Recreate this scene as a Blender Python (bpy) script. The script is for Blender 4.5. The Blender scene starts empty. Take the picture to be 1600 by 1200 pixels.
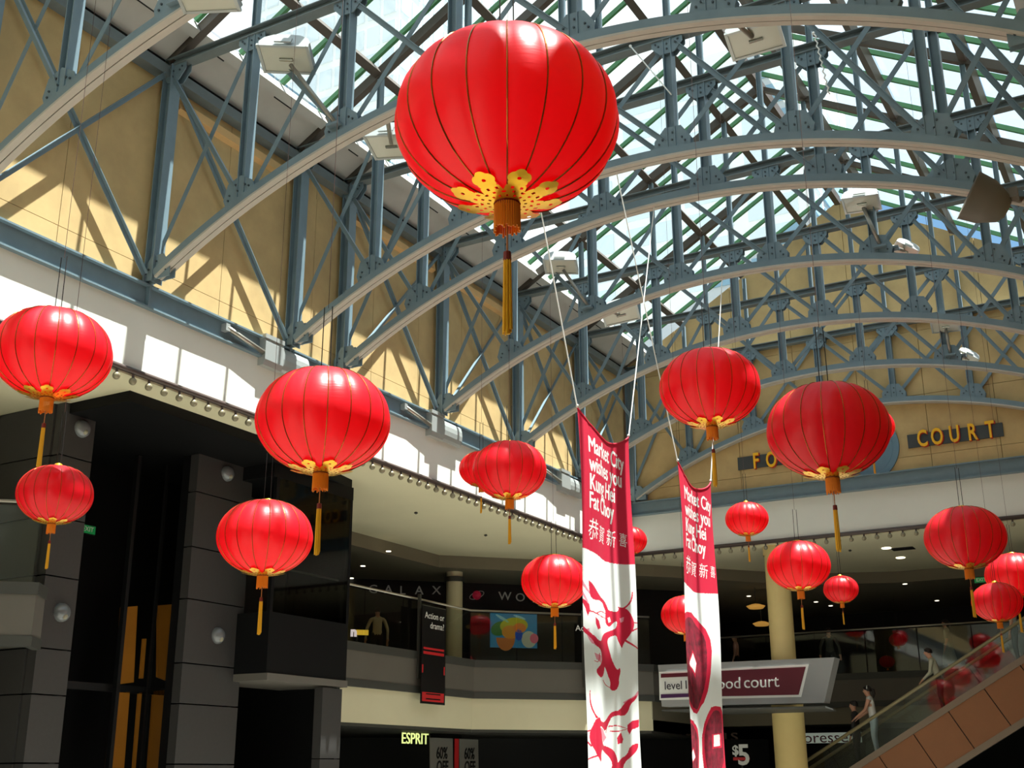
import bpy, bmesh, math, random
from mathutils import Vector, Matrix
random.seed(7)
SC = bpy.context.scene
COL = SC.collection
R = math.radians

# ------------------------------------------------------------------ camera
FPX = 1865.148
_yaw, _pit, _rol = .515931, .316368, -.0041892
EYE = Vector((0, 0, 1.6))
CF = Vector((-math.sin(_yaw)*math.cos(_pit), math.cos(_yaw)*math.cos(_pit), math.sin(_pit)))
_r = Vector((math.cos(_yaw), math.sin(_yaw), 0)); _u = _r.cross(CF)
CR = _r*math.cos(_rol) + _u*math.sin(_rol)
CU = _u*math.cos(_rol) - _r*math.sin(_rol)
cd = bpy.data.cameras.new('camera'); cam = bpy.data.objects.new('camera', cd); COL.objects.link(cam)
cd.sensor_width = 36; cd.lens = FPX/1600*36; cd.clip_end = 600; cd.clip_start = .05
M = Matrix.Identity(4)
for i in range(3):
    M[i][0] = CR[i]; M[i][1] = CU[i]; M[i][2] = -CF[i]; M[i][3] = EYE[i]
cam.matrix_world = M
SC.camera = cam
def ray(px, py): return CR*((px-800)/FPX) - CU*((py-600)/FPX) + CF
def atx(px, py, x): d = ray(px, py); return EYE + d*((x-EYE.x)/d.x)
def aty(px, py, y): d = ray(px, py); return EYE + d*((y-EYE.y)/d.y)
def atz(px, py, z): d = ray(px, py); return EYE + d*((z-EYE.z)/d.z)

# ------------------------------------------------------------------ sky, sun, exposure
SUN = Vector((.24, .03, 1)).normalized()
w = bpy.data.worlds.new('sky'); SC.world = w; w.use_nodes = True
nt = w.node_tree; bgn = nt.nodes['Background']
sky = nt.nodes.new('ShaderNodeTexSky'); sky.sky_type = 'NISHITA'; sky.sun_disc = False
sky.sun_elevation = math.asin(SUN.z); sky.sun_rotation = math.atan2(SUN.x, SUN.y)
sky.air_density = 1.2; sky.dust_density = .6; sky.ozone_density = 1.5
tcw = nt.nodes.new('ShaderNodeTexCoord')
cn = nt.nodes.new('ShaderNodeTexNoise'); cn.inputs['Scale'].default_value = 1.6; cn.inputs['Detail'].default_value = 5
mpw = nt.nodes.new('ShaderNodeMapping'); mpw.inputs['Location'].default_value = (-3.58, -8.44, 6.58)
nt.links.new(tcw.outputs['Generated'], mpw.inputs['Vector']); nt.links.new(mpw.outputs[0], cn.inputs['Vector'])
cr = nt.nodes.new('ShaderNodeValToRGB'); cr.color_ramp.elements[0].position = .42; cr.color_ramp.elements[1].position = .62
nt.links.new(cn.outputs['Fac'], cr.inputs['Fac'])
mxw = nt.nodes.new('ShaderNodeMix'); mxw.data_type = 'RGBA'
nt.links.new(cr.outputs['Color'], mxw.inputs[0]); skm = nt.nodes.new('ShaderNodeMix'); skm.data_type = 'RGBA'; skm.blend_type = 'MULTIPLY'; skm.inputs[0].default_value = 1
nt.links.new(sky.outputs['Color'], skm.inputs[6]); skm.inputs[7].default_value = (1.5, 1.9, 1.9, 1); nt.links.new(skm.outputs[2], mxw.inputs[6])
mxw.inputs[7].default_value = (11, 11.6, 11.6, 1)
nt.links.new(mxw.outputs[2], bgn.inputs['Color'])
bgn.inputs['Strength'].default_value = .12
sl = bpy.data.lights.new('sun', 'SUN'); sl.energy = 36.0; sl.angle = R(.55); sl.color = (1, .98, .94)
so = bpy.data.objects.new('sun', sl); COL.objects.link(so)
so.rotation_euler = SUN.to_track_quat('Z', 'Y').to_euler(); so.location = (5, 10, 40)
SC.view_settings.view_transform = 'Standard'; SC.view_settings.look = 'None'
SC.view_settings.exposure = -0.40; SC.view_settings.gamma = 1
SC.view_settings.use_curve_mapping = False
SC.cycles.use_denoising = True
SC.cycles.transparent_max_bounces = 16
SC.cycles.max_bounces = 8
SC.cycles.diffuse_bounces = 5
SC.cycles.sample_clamp_indirect = 6

# ------------------------------------------------------------------ materials
def lin(c):
    return tuple(((v/255/12.92) if v/255 <= .04045 else ((v/255+.055)/1.055)**2.4) for v in c)
MATS = {}
def mat(name, rgb, rough=.6, metal=0, var=0, scale=4, bump=0, spec=.4, emit=0):
    if name in MATS: return MATS[name]
    m = bpy.data.materials.new(name); m.use_nodes = True; MATS[name] = m
    n = m.node_tree.nodes; l = m.node_tree.links; p = n['Principled BSDF']
    c = lin(rgb)
    p.inputs['Base Color'].default_value = (*c, 1); p.inputs['Roughness'].default_value = rough
    p.inputs['Metallic'].default_value = metal; p.inputs['Specular IOR Level'].default_value = spec
    if emit:
        p.inputs['Emission Color'].default_value = (*c, 1); p.inputs['Emission Strength'].default_value = emit
    if var or bump:
        tc = n.new('ShaderNodeTexCoord'); no = n.new('ShaderNodeTexNoise')
        no.inputs['Scale'].default_value = scale; no.inputs['Detail'].default_value = 6; no.inputs['Roughness'].default_value = .6
        l.new(tc.outputs['Object'], no.inputs['Vector'])
        if var:
            mp = n.new('ShaderNodeMapRange'); mp.inputs['From Min'].default_value = .3; mp.inputs['From Max'].default_value = .7
            mp.inputs['To Min'].default_value = 1-var; mp.inputs['To Max'].default_value = 1+var*.6
            l.new(no.outputs['Fac'], mp.inputs['Value'])
            mx = n.new('ShaderNodeMix'); mx.data_type = 'RGBA'; mx.blend_type = 'MULTIPLY'; mx.inputs[0].default_value = 1
            mx.inputs[6].default_value = (*c, 1); l.new(mp.outputs['Result'], mx.inputs[7]); l.new(mx.outputs[2], p.inputs['Base Color'])
        if bump:
            b = n.new('ShaderNodeBump'); b.inputs['Strength'].default_value = bump; b.inputs['Distance'].default_value = .02
            l.new(no.outputs['Fac'], b.inputs['Height']); l.new(b.outputs['Normal'], p.inputs['Normal'])
    return m
def glass(name, tint, gloss=.08, dust=0.0, dustcol=(.9, .95, .95)):
    m = bpy.data.materials.new(name); m.use_nodes = True; MATS[name] = m
    n = m.node_tree.nodes; l = m.node_tree.links; n.remove(n['Principled BSDF'])
    o = n['Material Output']; t = n.new('ShaderNodeBsdfTransparent'); t.inputs['Color'].default_value = (*tint, 1)
    g = n.new('ShaderNodeBsdfGlossy'); g.inputs['Roughness'].default_value = .03
    lw = n.new('ShaderNodeLayerWeight'); lw.inputs['Blend'].default_value = .5
    pw = n.new('ShaderNodeMath'); pw.operation = 'POWER'; pw.inputs[1].default_value = 5; l.new(lw.outputs['Facing'], pw.inputs[0])
    f = n.new('ShaderNodeMath'); f.operation = 'MULTIPLY_ADD'; f.inputs[1].default_value = .7; f.inputs[2].default_value = gloss*.5; l.new(pw.outputs[0], f.inputs[0])
    mx = n.new('ShaderNodeMixShader'); l.new(f.outputs[0], mx.inputs[0]); l.new(t.outputs[0], mx.inputs[1]); l.new(g.outputs[0], mx.inputs[2])
    out = mx
    if dust:
        d = n.new('ShaderNodeBsdfTranslucent'); d.inputs['Color'].default_value = (*dustcol, 1)
        m2 = n.new('ShaderNodeMixShader'); m2.inputs[0].default_value = dust
        l.new(mx.outputs[0], m2.inputs[1]); l.new(d.outputs[0], m2.inputs[2]); out = m2
    l.new(out.outputs[0], o.inputs['Surface'])
    return m
STEEL = mat('blue grey steel paint', (110, 129, 138), .45, 0, .10, 3)
STEELD = mat('duller grey steel paint', (106, 116, 118), .5, 0, .12, 3)  # slightly greyer, darker steel tone for top chords and gutters
BOLT = mat('dark bolt heads', (60, 70, 76), .5)
CREAMST = mat('cream arch flange paint', (178, 171, 160), .5, 0, .06, 3)
SLOT = mat('black slot', (20, 20, 20), .8)
BACKLIT = mat('backlit brown rafter tone', (78, 70, 62), .5, 0, .08, 3)  # backlit darkness of the roof members put into their base colour
GREEN = mat('green glazing bar', (72, 128, 84), .45)
TAN = mat('mottled tan wall board', (194, 165, 114), .8, 0, .16, 1.3, .05)
TANL = mat('light tan pelmet board', (222, 180, 122), .8, 0, .1, 2)
CREAM = mat('cream painted plaster', (222, 221, 212), .8, 0, .03, 1)
SOFF = mat('cream soffit plaster', (216, 208, 176), .85, 0, .04, .6)
PANELG = mat('grey soffit board', (176, 174, 168), .8, 0, .06, 2)
DARK = mat('near black cladding', (15, 15, 16), .6, spec=.15)
GREYP = mat('warm grey parapet', (98, 93, 86), .7, 0, .05, 1.5)
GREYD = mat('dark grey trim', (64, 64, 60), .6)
GRAN = mat('grey granite cladding', (58, 56, 55), .55, 0, .06, 14)
FLOOR = mat('pale stone floor tile', (146, 142, 132), .45, 0, .05, 1)
ROOFGLASS = glass('roof glass', (.93, .965, .955), dust=.05, dustcol=(.95, 1, .98))
CLEAR = glass('clear balustrade glass', (.90, .94, .92))

# ------------------------------------------------------------------ mesh helpers
class MB:
    def __init__(s): s.v = []; s.f = []; s.m = []
    def face(s, pts, mi=0):
        i = len(s.v); s.v += [tuple(p) for p in pts]; s.f.append(tuple(range(i, i+len(pts)))); s.m.append(mi)
    def box(s, a, b, mi=0):
        x0, y0, z0 = [min(a[i], b[i]) for i in range(3)]; x1, y1, z1 = [max(a[i], b[i]) for i in range(3)]
        i = len(s.v)
        s.v += [(x0,y0,z0),(x1,y0,z0),(x1,y1,z0),(x0,y1,z0),(x0,y0,z1),(x1,y0,z1),(x1,y1,z1),(x0,y1,z1)]
        s.f += [tuple(i+k for k in q) for q in ((0,3,2,1),(4,5,6,7),(0,1,5,4),(1,2,6,5),(2,3,7,6),(3,0,4,7))]; s.m += [mi]*6
        return s
    def beam(s, p, q, wd, ht, side=(0, 1, 0), mi=0, off=(0, 0)):
        """box along p-q; wd measured along side, ht along the third axis; off shifts along (side, third)"""
        p = Vector(p); q = Vector(q); d = (q-p).normalized(); sd = Vector(side); sd = (sd - d*sd.dot(d)).normalized(); up = d.cross(sd)
        if up.z < -1e-6: up = -up
        p = p + sd*off[0] + up*off[1]; q = q + sd*off[0] + up*off[1]
        a = sd*wd/2; b = up*ht/2; i = len(s.v)
        for c in (p, q): s.v += [tuple(c-a-b), tuple(c+a-b), tuple(c+a+b), tuple(c-a+b)]
        s.f += [tuple(i+k for k in z) for z in ((0,1,2,3),(7,6,5,4),(0,4,5,1),(1,5,6,2),(2,6,7,3),(3,7,4,0))]; s.m += [mi]*6
        return s
    def ibeam(s, p, q, wd, ht, side=(0, 1, 0), t=.018, mi=0):
        """I section: flanges of width wd along side, ht apart"""
        s.beam(p, q, wd, t, side, mi, (0, ht/2-t/2)); s.beam(p, q, wd, t, side, mi, (0, -ht/2+t/2)); s.beam(p, q, t, ht-2*t, side, mi)
        return s
    def prism(s, pts, axis, t0, t1, mi=0):
        """polygon pts (2d) extruded along axis: 'y' takes (x,z), 'x' takes (y,z), 'z' takes (x,y)"""
        def P(a, b, t): return {'y': (a, t, b), 'x': (t, a, b), 'z': (a, b, t)}[axis]
        n = len(pts); i = len(s.v)
        s.v += [P(a, b, t0) for a, b in pts] + [P(a, b, t1) for a, b in pts]
        s.f += [tuple(i+k for k in range(n)), tuple(i+n+k for k in reversed(range(n)))]; s.m += [mi]*2
        for k in range(n): s.f.append((i+k, i+(k+1) % n, i+n+(k+1) % n, i+n+k)); s.m.append(mi)
        return s
    def tube(s, pts, r, n=6, mi=0, cap=True):
        pts = [Vector(p) for p in pts]; rs = r if isinstance(r, (list, tuple)) else [r]*len(pts)
        rings = []
        for k, p in enumerate(pts):
            d = (pts[min(k+1, len(pts)-1)]-pts[max(k-1, 0)]).normalized()
            a = Vector((1, 0, 0)) if abs(d.x) < .8 else Vector((0, 1, 0))
            u = d.cross(a).normalized(); v = d.cross(u)
            i = len(s.v); rings.append(i)
            s.v += [tuple(p + (u*math.cos(2*math.pi*j/n) + v*math.sin(2*math.pi*j/n))*rs[k]) for j in range(n)]
        for a, b in zip(rings, rings[1:]):
            for j in range(n): s.f.append((a+j, a+(j+1) % n, b+(j+1) % n, b+j)); s.m.append(mi)
        if cap:
            s.f.append(tuple(rings[0]+j for j in reversed(range(n)))); s.f.append(tuple(rings[-1]+j for j in range(n))); s.m += [mi]*2
        return s
    def lathe(s, prof, c=(0, 0, 0), n=24, mi=0):
        i = len(s.v)
        for r_, z in prof:
            s.v += [(c[0]+r_*math.cos(2*math.pi*j/n), c[1]+r_*math.sin(2*math.pi*j/n), c[2]+z) for j in range(n)]
        for k in range(len(prof)-1):
            for j in range(n):
                a = i+k*n; s.f.append((a+j, a+(j+1) % n, a+n+(j+1) % n, a+n+j)); s.m.append(mi)
        return s
    def mesh(s, name, mats):
        me = bpy.data.meshes.new(name); me.from_pydata(s.v, [], s.f); me.update()
        for m in (mats if isinstance(mats, (list, tuple)) else [mats]): me.materials.append(m)
        if isinstance(mats, (list, tuple)): me.polygons.foreach_set('material_index', s.m)
        return me
    def build(s, name, mats, parent=None, smooth=False, fix=True):
        me = s.mesh(name, mats)
        if fix:
            b = bmesh.new(); b.from_mesh(me); bmesh.ops.recalc_face_normals(b, faces=b.faces); b.to_mesh(me); b.free()
        if smooth: me.polygons.foreach_set('use_smooth', [True]*len(me.polygons))
        return link(name, me, parent)
def link(name, me, parent=None, loc=None):
    o = bpy.data.objects.new(name, me); COL.objects.link(o)
    if parent is not None:
        o.parent = parent
        if not getattr(parent, 'data', None): o.matrix_parent_inverse = Matrix.Translation(-parent.location) if parent.get('_base') else Matrix.Identity(4)
    if loc is not None: o.location = loc
    return o
def tag(o, label=None, cat=None, group=None, kind=None):
    if label: o['label'] = label
    if cat: o['category'] = cat
    if group: o['group'] = group
    if kind: o['kind'] = kind
    return o
def thing(name, label, cat, loc=(0, 0, 0), group=None, world=True, kind=None):
    """Empty at the thing's base; world=True: children are given in world coordinates"""
    o = bpy.data.objects.new(name, None); COL.objects.link(o); o.location = loc; o.empty_display_size = .2
    if world: o['_base'] = 1
    return tag(o, label, cat, group, kind)
def struct(name, loc=(0, 0, 0)):
    return thing(name, None, None, loc, kind='structure')
def part(name, mb, mats, parent, smooth=False): return mb.build(name, mats, parent, smooth)

# ------------------------------------------------------------------ main dimensions
XL, XR, XC = -14.0, -.28, -7.14
ZG0, ZG1 = 8.77, 9.17            # girder
ZCH = 13.27                      # top chord of the trusses
SLP = .577
def roofz(x): return 13.22 + SLP*(min(x, 2*XC-x) + 14)
TR = [9.17, 12.67, 16.17, 17.71, 21.28, 24.78, 28.28, 31.66]
YEND = 31.8
ARC = (XC, -1.76, 12.88)
def arcz(x): return ARC[1] + math.sqrt(ARC[2]**2 - (x-ARC[0])**2)
VX = [XL + 1.96*k for k in range(8)]

# floor, outer shell
fl = MB().box((-32, -12, -.2), (14, 46, 0)).build('floor', FLOOR); tag(fl, kind='structure')
tag(MB().box((12, -12, 0), (12.2, 46, 14)).build('wall_right', CREAM), kind='structure')
tag(MB().box((-32, -12.2, 0), (12.2, -12, 20)).build('wall_back', CREAM), kind='structure')

# left clerestory wall with boards
wl = struct('wall_left', (XL, 10, ZG1))
part('wall_core', MB().box((-14.4, -12, 7.7), (-14.09, 32.2, 13.6)), SLOT, wl)
part('fascia_band', MB().box((-14.2, -12, 7.66), (-14.0, YEND, 8.9)), CREAM, wl)
ys = [-12, -8, -4, 0, 2, 4, 5.8, 7.6, 9.2, 10.9, 12.7, 14.4, 16.17, 16.9, 18.9, 20.6, 22.4, 24.2, 25.9, 27.7, 29.4, 31.8]
for a, b in zip(ys, ys[1:]):
    for z0, z1 in ((9.0, 9.53), (9.54, 12.6)):
        part('wall_board', MB().box((-14.3, a+.005, z0), (-14.07, b-.005, z1)), TAN, wl)
    part('wall_board', MB().box((-14.3, a+.005, 12.605), (-14.085, b-.005, 13.5)), TAN, wl)
for a, b in ((13.0, 16.0), (17.85, 21.1), (21.5, 24.6)):
    part('pelmet_board', MB().prism([(-14.07, 12.57), (-13.97, 12.62), (-14.0, 12.8), (-14.07, 12.8)], 'y', a, b), TANL, wl)

def girder_run(name, label, p, q, side, loc):
    g = thing(name, label, 'girder', loc)
    part('beam', MB().ibeam(p, q, .2, ZG1-ZG0, side, .03), STEEL, g)
    return g
g1 = girder_run('wall_girder', 'blue-grey steel girder running above the sunlit white fascia', (-14.0, -12, 8.97), (-14.0, YEND-.15, 8.97), (1, 0, 0), (-14, 10, ZG0))
for y in TR[:-1]: part('stiffener', MB().box((-14.0, y-.02, 8.8), (-13.905, y+.02, 9.14)), STEEL, g1)
g2 = girder_run('wall_girder', 'blue-grey steel girder under the FOOD COURT lettering', (-14, YEND-.1, 8.97), (-.2, YEND-.1, 8.97), (0, 1, 0), (-7, YEND, ZG0))

# right clerestory (mostly outside the frame)
wr = struct('wall_right_clerestory', (XR, 10, ZG1))
part('wall_core', MB().box((XR, -12, 7.66), (XR+.35, YEND, 13.5)), TAN, wr)
part('gallery_ceiling', MB().box((XR, -12, 7.6), (12, YEND+.3, 7.66)), SOFF, wr)

# end wall (food court) with gable
we = struct('wall_end', (XC, YEND, ZG1))
def gable(x): return roofz(x) + .18
xs = [-14.2, -12.4, -10.6, -8.87, -7.14, -5.41, -3.68, -1.88, -.08]
for a, b in zip(xs, xs[1:]):
    for z0, z1 in ((9.0, 9.55), (9.56, 11.2), (11.21, 13.0)):
        part('wall_board', MB().box((a+.006, YEND, z0), (b-.006, YEND+.2, z1)), TAN, we)
    part('wall_board', MB().prism([(a+.006, 13.01), (b-.006, 13.01), (b-.006, gable(b)), (a+.006, gable(a))], 'y', YEND+.01, YEND+.2), TAN, we)
part('wall_core', MB().prism([(-14.4, 7.7), (.1, 7.7), (.1, 13.3), (XC, gable(XC)-.1), (-14.4, 13.3)], 'y', YEND+.15, YEND+.4), SLOT, we)
part('fascia_band', MB().box((-14, YEND-.02, 7.66), (XR, YEND+.2, 8.9)), CREAM, we)

# ------------------------------------------------------------------ glazed roof
YR0, YR1 = -12.0, 31.62
rf = struct('roof', (XC, 10, 13.2))
def slopept(x, y, off):  # point lifted off above the rafter underside, normal to the slope
    s = 1 if x <= XC else -1
    n = Vector((-SLP*s, 0, 1)).normalized()
    return Vector((x, y, roofz(x))) + n*off
def slope_piece(name, xa, xb, y0, y1, o0, o1, m):
    mb = MB(); P = [slopept(xa, 0, o0), slopept(xb, 0, o0), slopept(xb, 0, o1), slopept(xa, 0, o1)]
    return part(name, mb.prism([(p.x, p.z) for p in P], 'y', y0, y1), m, rf)
PURL = [-13.2, -12.04, -10.08, -8.12, -7.2]
BARS = [YR0+k*1.15 for k in range(20)] + [11.45, 12.57, 13.7, 14.83, 15.95, 17.1, 18.2, 19.5, 20.8, 22.1, 23.2, 24.4, 25.5, 26.65, 27.95, 29.1, 30.2, 31.3]
mir = lambda x: 2*XC - x
for sgn in (0, 1):
    f = (lambda x: x) if sgn == 0 else mir
    for y in [5.67, 2.17] + TR[:-1]:
        slope_piece('rafter', f(-13.9), f(-7.14), y-.07, y+.07, 0, .2, BACKLIT)
    for x in PURL[1:-1]:
        s_ = .07
        slope_piece('purlin', f(x-s_), f(x+s_), YR0, YR1, .04, .22, BACKLIT)
    slope_piece('sill_beam', f(-13.38), f(-13.22), YR0, YR1, .02, .3, PANELG)
    for y in BARS: slope_piece('glazing_bar', f(-13.2), f(-7.16), y-.035, y+.035, .22, .32, GREEN)
    bs = BARS
    for a, b in zip(bs, bs[1:]):
        for xa, xb in zip(PURL, PURL[1:]):
            slope_piece('pane', f(xa+.01), f(xb-.01), a+.01, b-.01, .32, .335, ROOFGLASS)
    tb = [YR0, -8, -4, 0, 2.17, 5.67] + TR[:-1] + [YR1]
    for a, b in zip(tb, tb[1:]):
        slope_piece('soffit_panel', f(-14.15), f(-13.34), a+.09, b-.09, .1, .16, PANELG)
        slope_piece('soffit_slot', f(-14.0), f(-13.93), a+.1, b-.1, .08, .1, SLOT)
        for q in (0, 1):
            ya = a+.25+q*(b-a-.5)*.62; slope_piece('soffit_slot', f(-13.42), f(-13.36), ya, ya+min(.5, (b-a)*.2), .08, .1, SLOT)
    slope_piece('roof_deck', f(-14.6), f(-13.3), YR0, YR1+.3, .2, .34, BACKLIT)
    part('gutter_angle', MB().box((f(-14.1), YR0, 13.0), (f(-13.86), YR1, 13.06)).box((f(-13.9), YR0, 13.06), (f(-13.86), YR1, 13.2)), STEELD, rf)
part('ridge_beam', MB().box((XC-.08, YR0, roofz(XC)-.05), (XC+.08, YR1, roofz(XC)+.2)), BACKLIT, rf)

# ------------------------------------------------------------------ trusses
def gusset(mb, x, z, wd, ht, y, ang=0, up=1):
    """trapezoid plate on both faces of the truss with bolt heads; up=1 widens downwards"""
    c, s = math.cos(ang), math.sin(ang)
    def P(a, b): return (x + a*c - b*s, z + a*s + b*c)
    b0, b1 = (0, ht) if up > 0 else (0, -ht)
    pl = [P(-wd/2, b0), P(wd/2, b0), P(wd/2, b0+(b1-b0)*.45), P(wd*.22, b1), P(-wd*.22, b1), P(-wd/2, b0+(b1-b0)*.45)]
    for yy in (y-.06, y+.06):
        mb.prism(pl, 'y', yy-.009, yy+.009)
    for a, b in ((-.36, .28), (-.27, .45), (.36, .28), (.27, .45), (0, .4), (0, .72)):
        q = P(a*wd, (b1-b0)*b)
        mb.tube([(q[0], y-.072, q[1]), (q[0], y-.09, q[1])], .017, 6, 1)
        mb.tube([(q[0], y+.072, q[1]), (q[0], y+.09, q[1])], .017, 6, 1)
TRL = {9.17: 'arched steel truss crossing the upper corner of the view, nearest the camera',
       12.67: 'arched steel truss carrying a floodlight beside the biggest red lantern',
       16.17: 'arched steel truss springing over the first girder floodlight, paired closely with the next one',
       17.71: 'arched steel truss just behind its close pair, with the round dark floodlight',
       21.28: 'arched steel truss in the middle of the hall, fourth from the food court wall',
       24.78: 'arched steel truss second in front of the food court wall',
       28.28: 'arched steel truss last before the food court wall, with white-topped floodlights',
       31.66: 'arched steel truss set flat against the food court wall'}
def make_truss(y):
    t = thing('roof_truss', TRL[y], 'truss', (XC, y, ZG1), 'arched roof trusses')
    part('top_chord', MB().beam((XL, y, ZCH), (XR, y, ZCH), .2, .02, mi=0, off=(0, .07)).beam((XL, y, ZCH), (XR, y, ZCH), .2, .02, off=(0, -.07)).beam((XL, y, ZCH), (XR, y, ZCH), .03, .12), STEELD, t)
    n = 56; web = MB(); fl_ = MB(); sl_ = MB()
    def sweep(mb, y0, y1, r0, r1, mi=0):
        i = len(mb.v); A = math.asin((XC-XL-.24)/ARC[2])
        for k in range(n+1):
            a = -A + 2*A*k/n; sx, cx = math.sin(a), math.cos(a)
            for rr, yy in ((r0, y0), (r0, y1), (r1, y1), (r1, y0)):
                mb.v.append((ARC[0]+(ARC[2]+rr)*sx, yy, ARC[1]+(ARC[2]+rr)*cx))
        for k in range(n):
            for j in range(4): mb.f.append((i+4*k+j, i+4*k+(j+1) % 4, i+4*k+4+(j+1) % 4, i+4*k+4+j)); mb.m.append(mi)
        mb.f += [(i, i+1, i+2, i+3), (i+4*n+3, i+4*n+2, i+4*n+1, i+4*n)]; mb.m += [mi]*2
    sweep(web, y-.105, y-.02, -.04, .09); sweep(web, y+.02, y+.105, -.04, .09); sweep(web, y-.02, y+.02, -.0, .06)
    ar = part('arch_chord', web, STEEL, t)
    sweep(fl_, y-.11, y-.008, -.075, -.04); sweep(fl_, y+.008, y+.11, -.075, -.04)
    part('arch_flange', fl_, CREAMST, ar)
    for k, x in enumerate(VX):
        wd = .2 if k in (0, 7) else .15
        zb = ZG1 if k in (0, 7) else arcz(x)+.08
        xx_ = x + (.12 if k == 0 else -.12 if k == 7 else 0)
        part('post' if k in (0, 7) else 'vertical', MB().ibeam((xx_, y, zb), (xx_, y, ZCH-.06), wd+.03, wd, (0, 1, 0), .016), STEEL, t)
        if k not in (0, 7):
            part('roof_strut', MB().ibeam((xx_, y, ZCH+.08), (xx_, y, roofz(x)), .1, .1, (0, 1, 0), .012), STEEL, t)
    for k in range(7):
        xa, xb = VX[k], VX[k+1]
        za, zb = (arcz(xa)+.2 if k else 9.6), (arcz(xb)+.2 if k < 6 else 9.6)
        part('diagonal', MB().beam((xa+.1, y-.045, ZCH-.15), (xb-.1, y-.045, zb), .012, .085, (0, 1, 0)).beam((xa+.1, y-.065, ZCH-.15), (xb-.1, y-.065, zb), .05, .012, (0, 1, 0), 0, (0, .04)), STEEL, t)
        part('diagonal', MB().beam((xa+.1, y+.045, za), (xb-.1, y+.045, ZCH-.15), .012, .085, (0, 1, 0)).beam((xa+.1, y+.065, za), (xb-.1, y+.065, ZCH-.15), .05, .012, (0, 1, 0), 0, (0, .04)), STEEL, t)
    for k, x in enumerate(VX):
        if k in (0, 7):
            s = 1 if k == 0 else -1
            mb = MB(); gusset(mb, x+.25*s, 9.22, .6, .42, y); part('gusset_plate', mb, [STEEL, BOLT], t)
            mb = MB(); gusset(mb, x+.22*s, ZCH-.06, .55, .34, y, 0, -1); part('gusset_plate', mb, [STEEL, BOLT], t)
        else:
            ang = -math.asin((x-XC)/ARC[2])
            mb = MB(); gusset(mb, x, arcz(x)+.06, .62, .40, y, ang); part('gusset_plate', mb, [STEEL, BOLT], t)
            mb = MB(); gusset(mb, x, ZCH-.05, .55, .30, y, 0, -1); part('gusset_plate', mb, [STEEL, BOLT], t)
    return t
for y in TR: make_truss(y)
# cross bracing flat on the left wall
WB = thing('wall_bracing', 'crossed blue-grey steel braces against the tan side wall', 'bracing', (XL, 16, ZG1))
brp = [(9.17, 12.67), (12.67, 16.17), (17.71, 21.28), (21.28, 24.78), (24.78, 28.28), (28.28, 31.6)]
for a, b in brp:
    for z0, z1, xo in ((13.0, 9.3, -13.93), (9.3, 13.0, -13.91)):
        part('brace', MB().beam((xo, a+.15, z0), (xo, b-.15, z1), .012, .085, (1, 0, 0)).beam((xo, a+.15, z0), (xo, b-.15, z1), .07, .012, (1, 0, 0), 0, (.03, .04)), STEEL, WB)
# ------------------------------------------------------------------ text and small helpers
def text_mesh(s, size, depth=0.0, bold=0.0, align='CENTER', sx=1.0, shear=0.0, spacing=1.0):
    cu = bpy.data.curves.new('lettering', 'FONT'); cu.body = s; cu.size = size; cu.extrude = depth/2; cu.offset = bold
    cu.align_x = align; cu.align_y = 'CENTER'; cu.shear = shear; cu.space_character = spacing; cu.resolution_u = 3
    o = bpy.data.objects.new('lettering', cu); COL.objects.link(o)
    dg = bpy.context.evaluated_depsgraph_get(); dg.update()
    me = bpy.data.meshes.new_from_object(o.evaluated_get(dg))
    bpy.data.objects.remove(o); bpy.data.curves.remove(cu)
    if sx != 1:
        for v in me.vertices: v.co.x *= sx
    return me
def put_text(name, s, size, m, parent, o, right, up, depth=.01, **k):
    me = text_mesh(s, size, depth, **k); o = Vector(o); right = Vector(right).normalized(); up = Vector(up).normalized(); n = right.cross(up)
    for v in me.vertices: v.co = o + right*v.co.x + up*v.co.y + n*v.co.z
    me.materials.clear(); me.materials.append(m)
    return link(name, me, parent)
def sphere_mb(c, r, n=12, k=8, sz=1.0, mb=None, mi=0):
    mb = mb or MB()
    return mb.lathe([(max(1e-4, r*math.sin(math.pi*j/k)), -r*sz*math.cos(math.pi*j/k)) for j in range(k+1)], c, n, mi)
WHITE = mat('white paint', (236, 236, 232), .5)
LAMPW = mat('downlight glow', (255, 246, 220), .5, emit=4)
BULB = mat('frosted bulb glass', (138, 130, 106), .3, spec=.4)
PIPE = mat('dark bronze pipe', (78, 66, 62), .4)
CHROME = mat('brushed handrail', (176, 172, 160), .3, .7)
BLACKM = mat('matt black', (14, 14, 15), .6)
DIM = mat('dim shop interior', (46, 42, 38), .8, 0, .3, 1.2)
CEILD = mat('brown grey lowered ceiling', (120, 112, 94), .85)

# ------------------------------------------------------------------ festoon rails
def light_rail(label, p, q, loc, bulbs, skip=()):
    t = thing('light_rail', label, 'light rail', loc)
    part('pipe', MB().tube([p, q], .055, 8), PIPE, t, True)
    cap = MB().lathe([(.02, 0), (.022, -.05), (.03, -.06)], n=8).mesh('socket', PIPE)
    bl = sphere_mb((0, 0, -.115), .062, 10, 7).mesh('bulb', BULB); bl.polygons.foreach_set('use_smooth', [True]*len(bl.polygons))
    for b in bulbs:
        o = link('bulb', bl, t, b); link('socket', cap, o)
light_rail('dark rail of globe bulbs along the white fascia of the side wall', (-13.96, -6, 7.66), (-13.96, YEND-.15, 7.66), (-13.96, 12, 7.6), [(-13.96, 11.2+.335*k, 7.61) for k in range(61)])
light_rail('dark rail of globe bulbs below the food court fascia', (-13.96, YEND-.06, 7.66), (XR, YEND-.06, 7.66), (-7, YEND-.06, 7.6), [(-13.7+.335*k, YEND-.06, 7.61) for k in range(36)])

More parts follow.
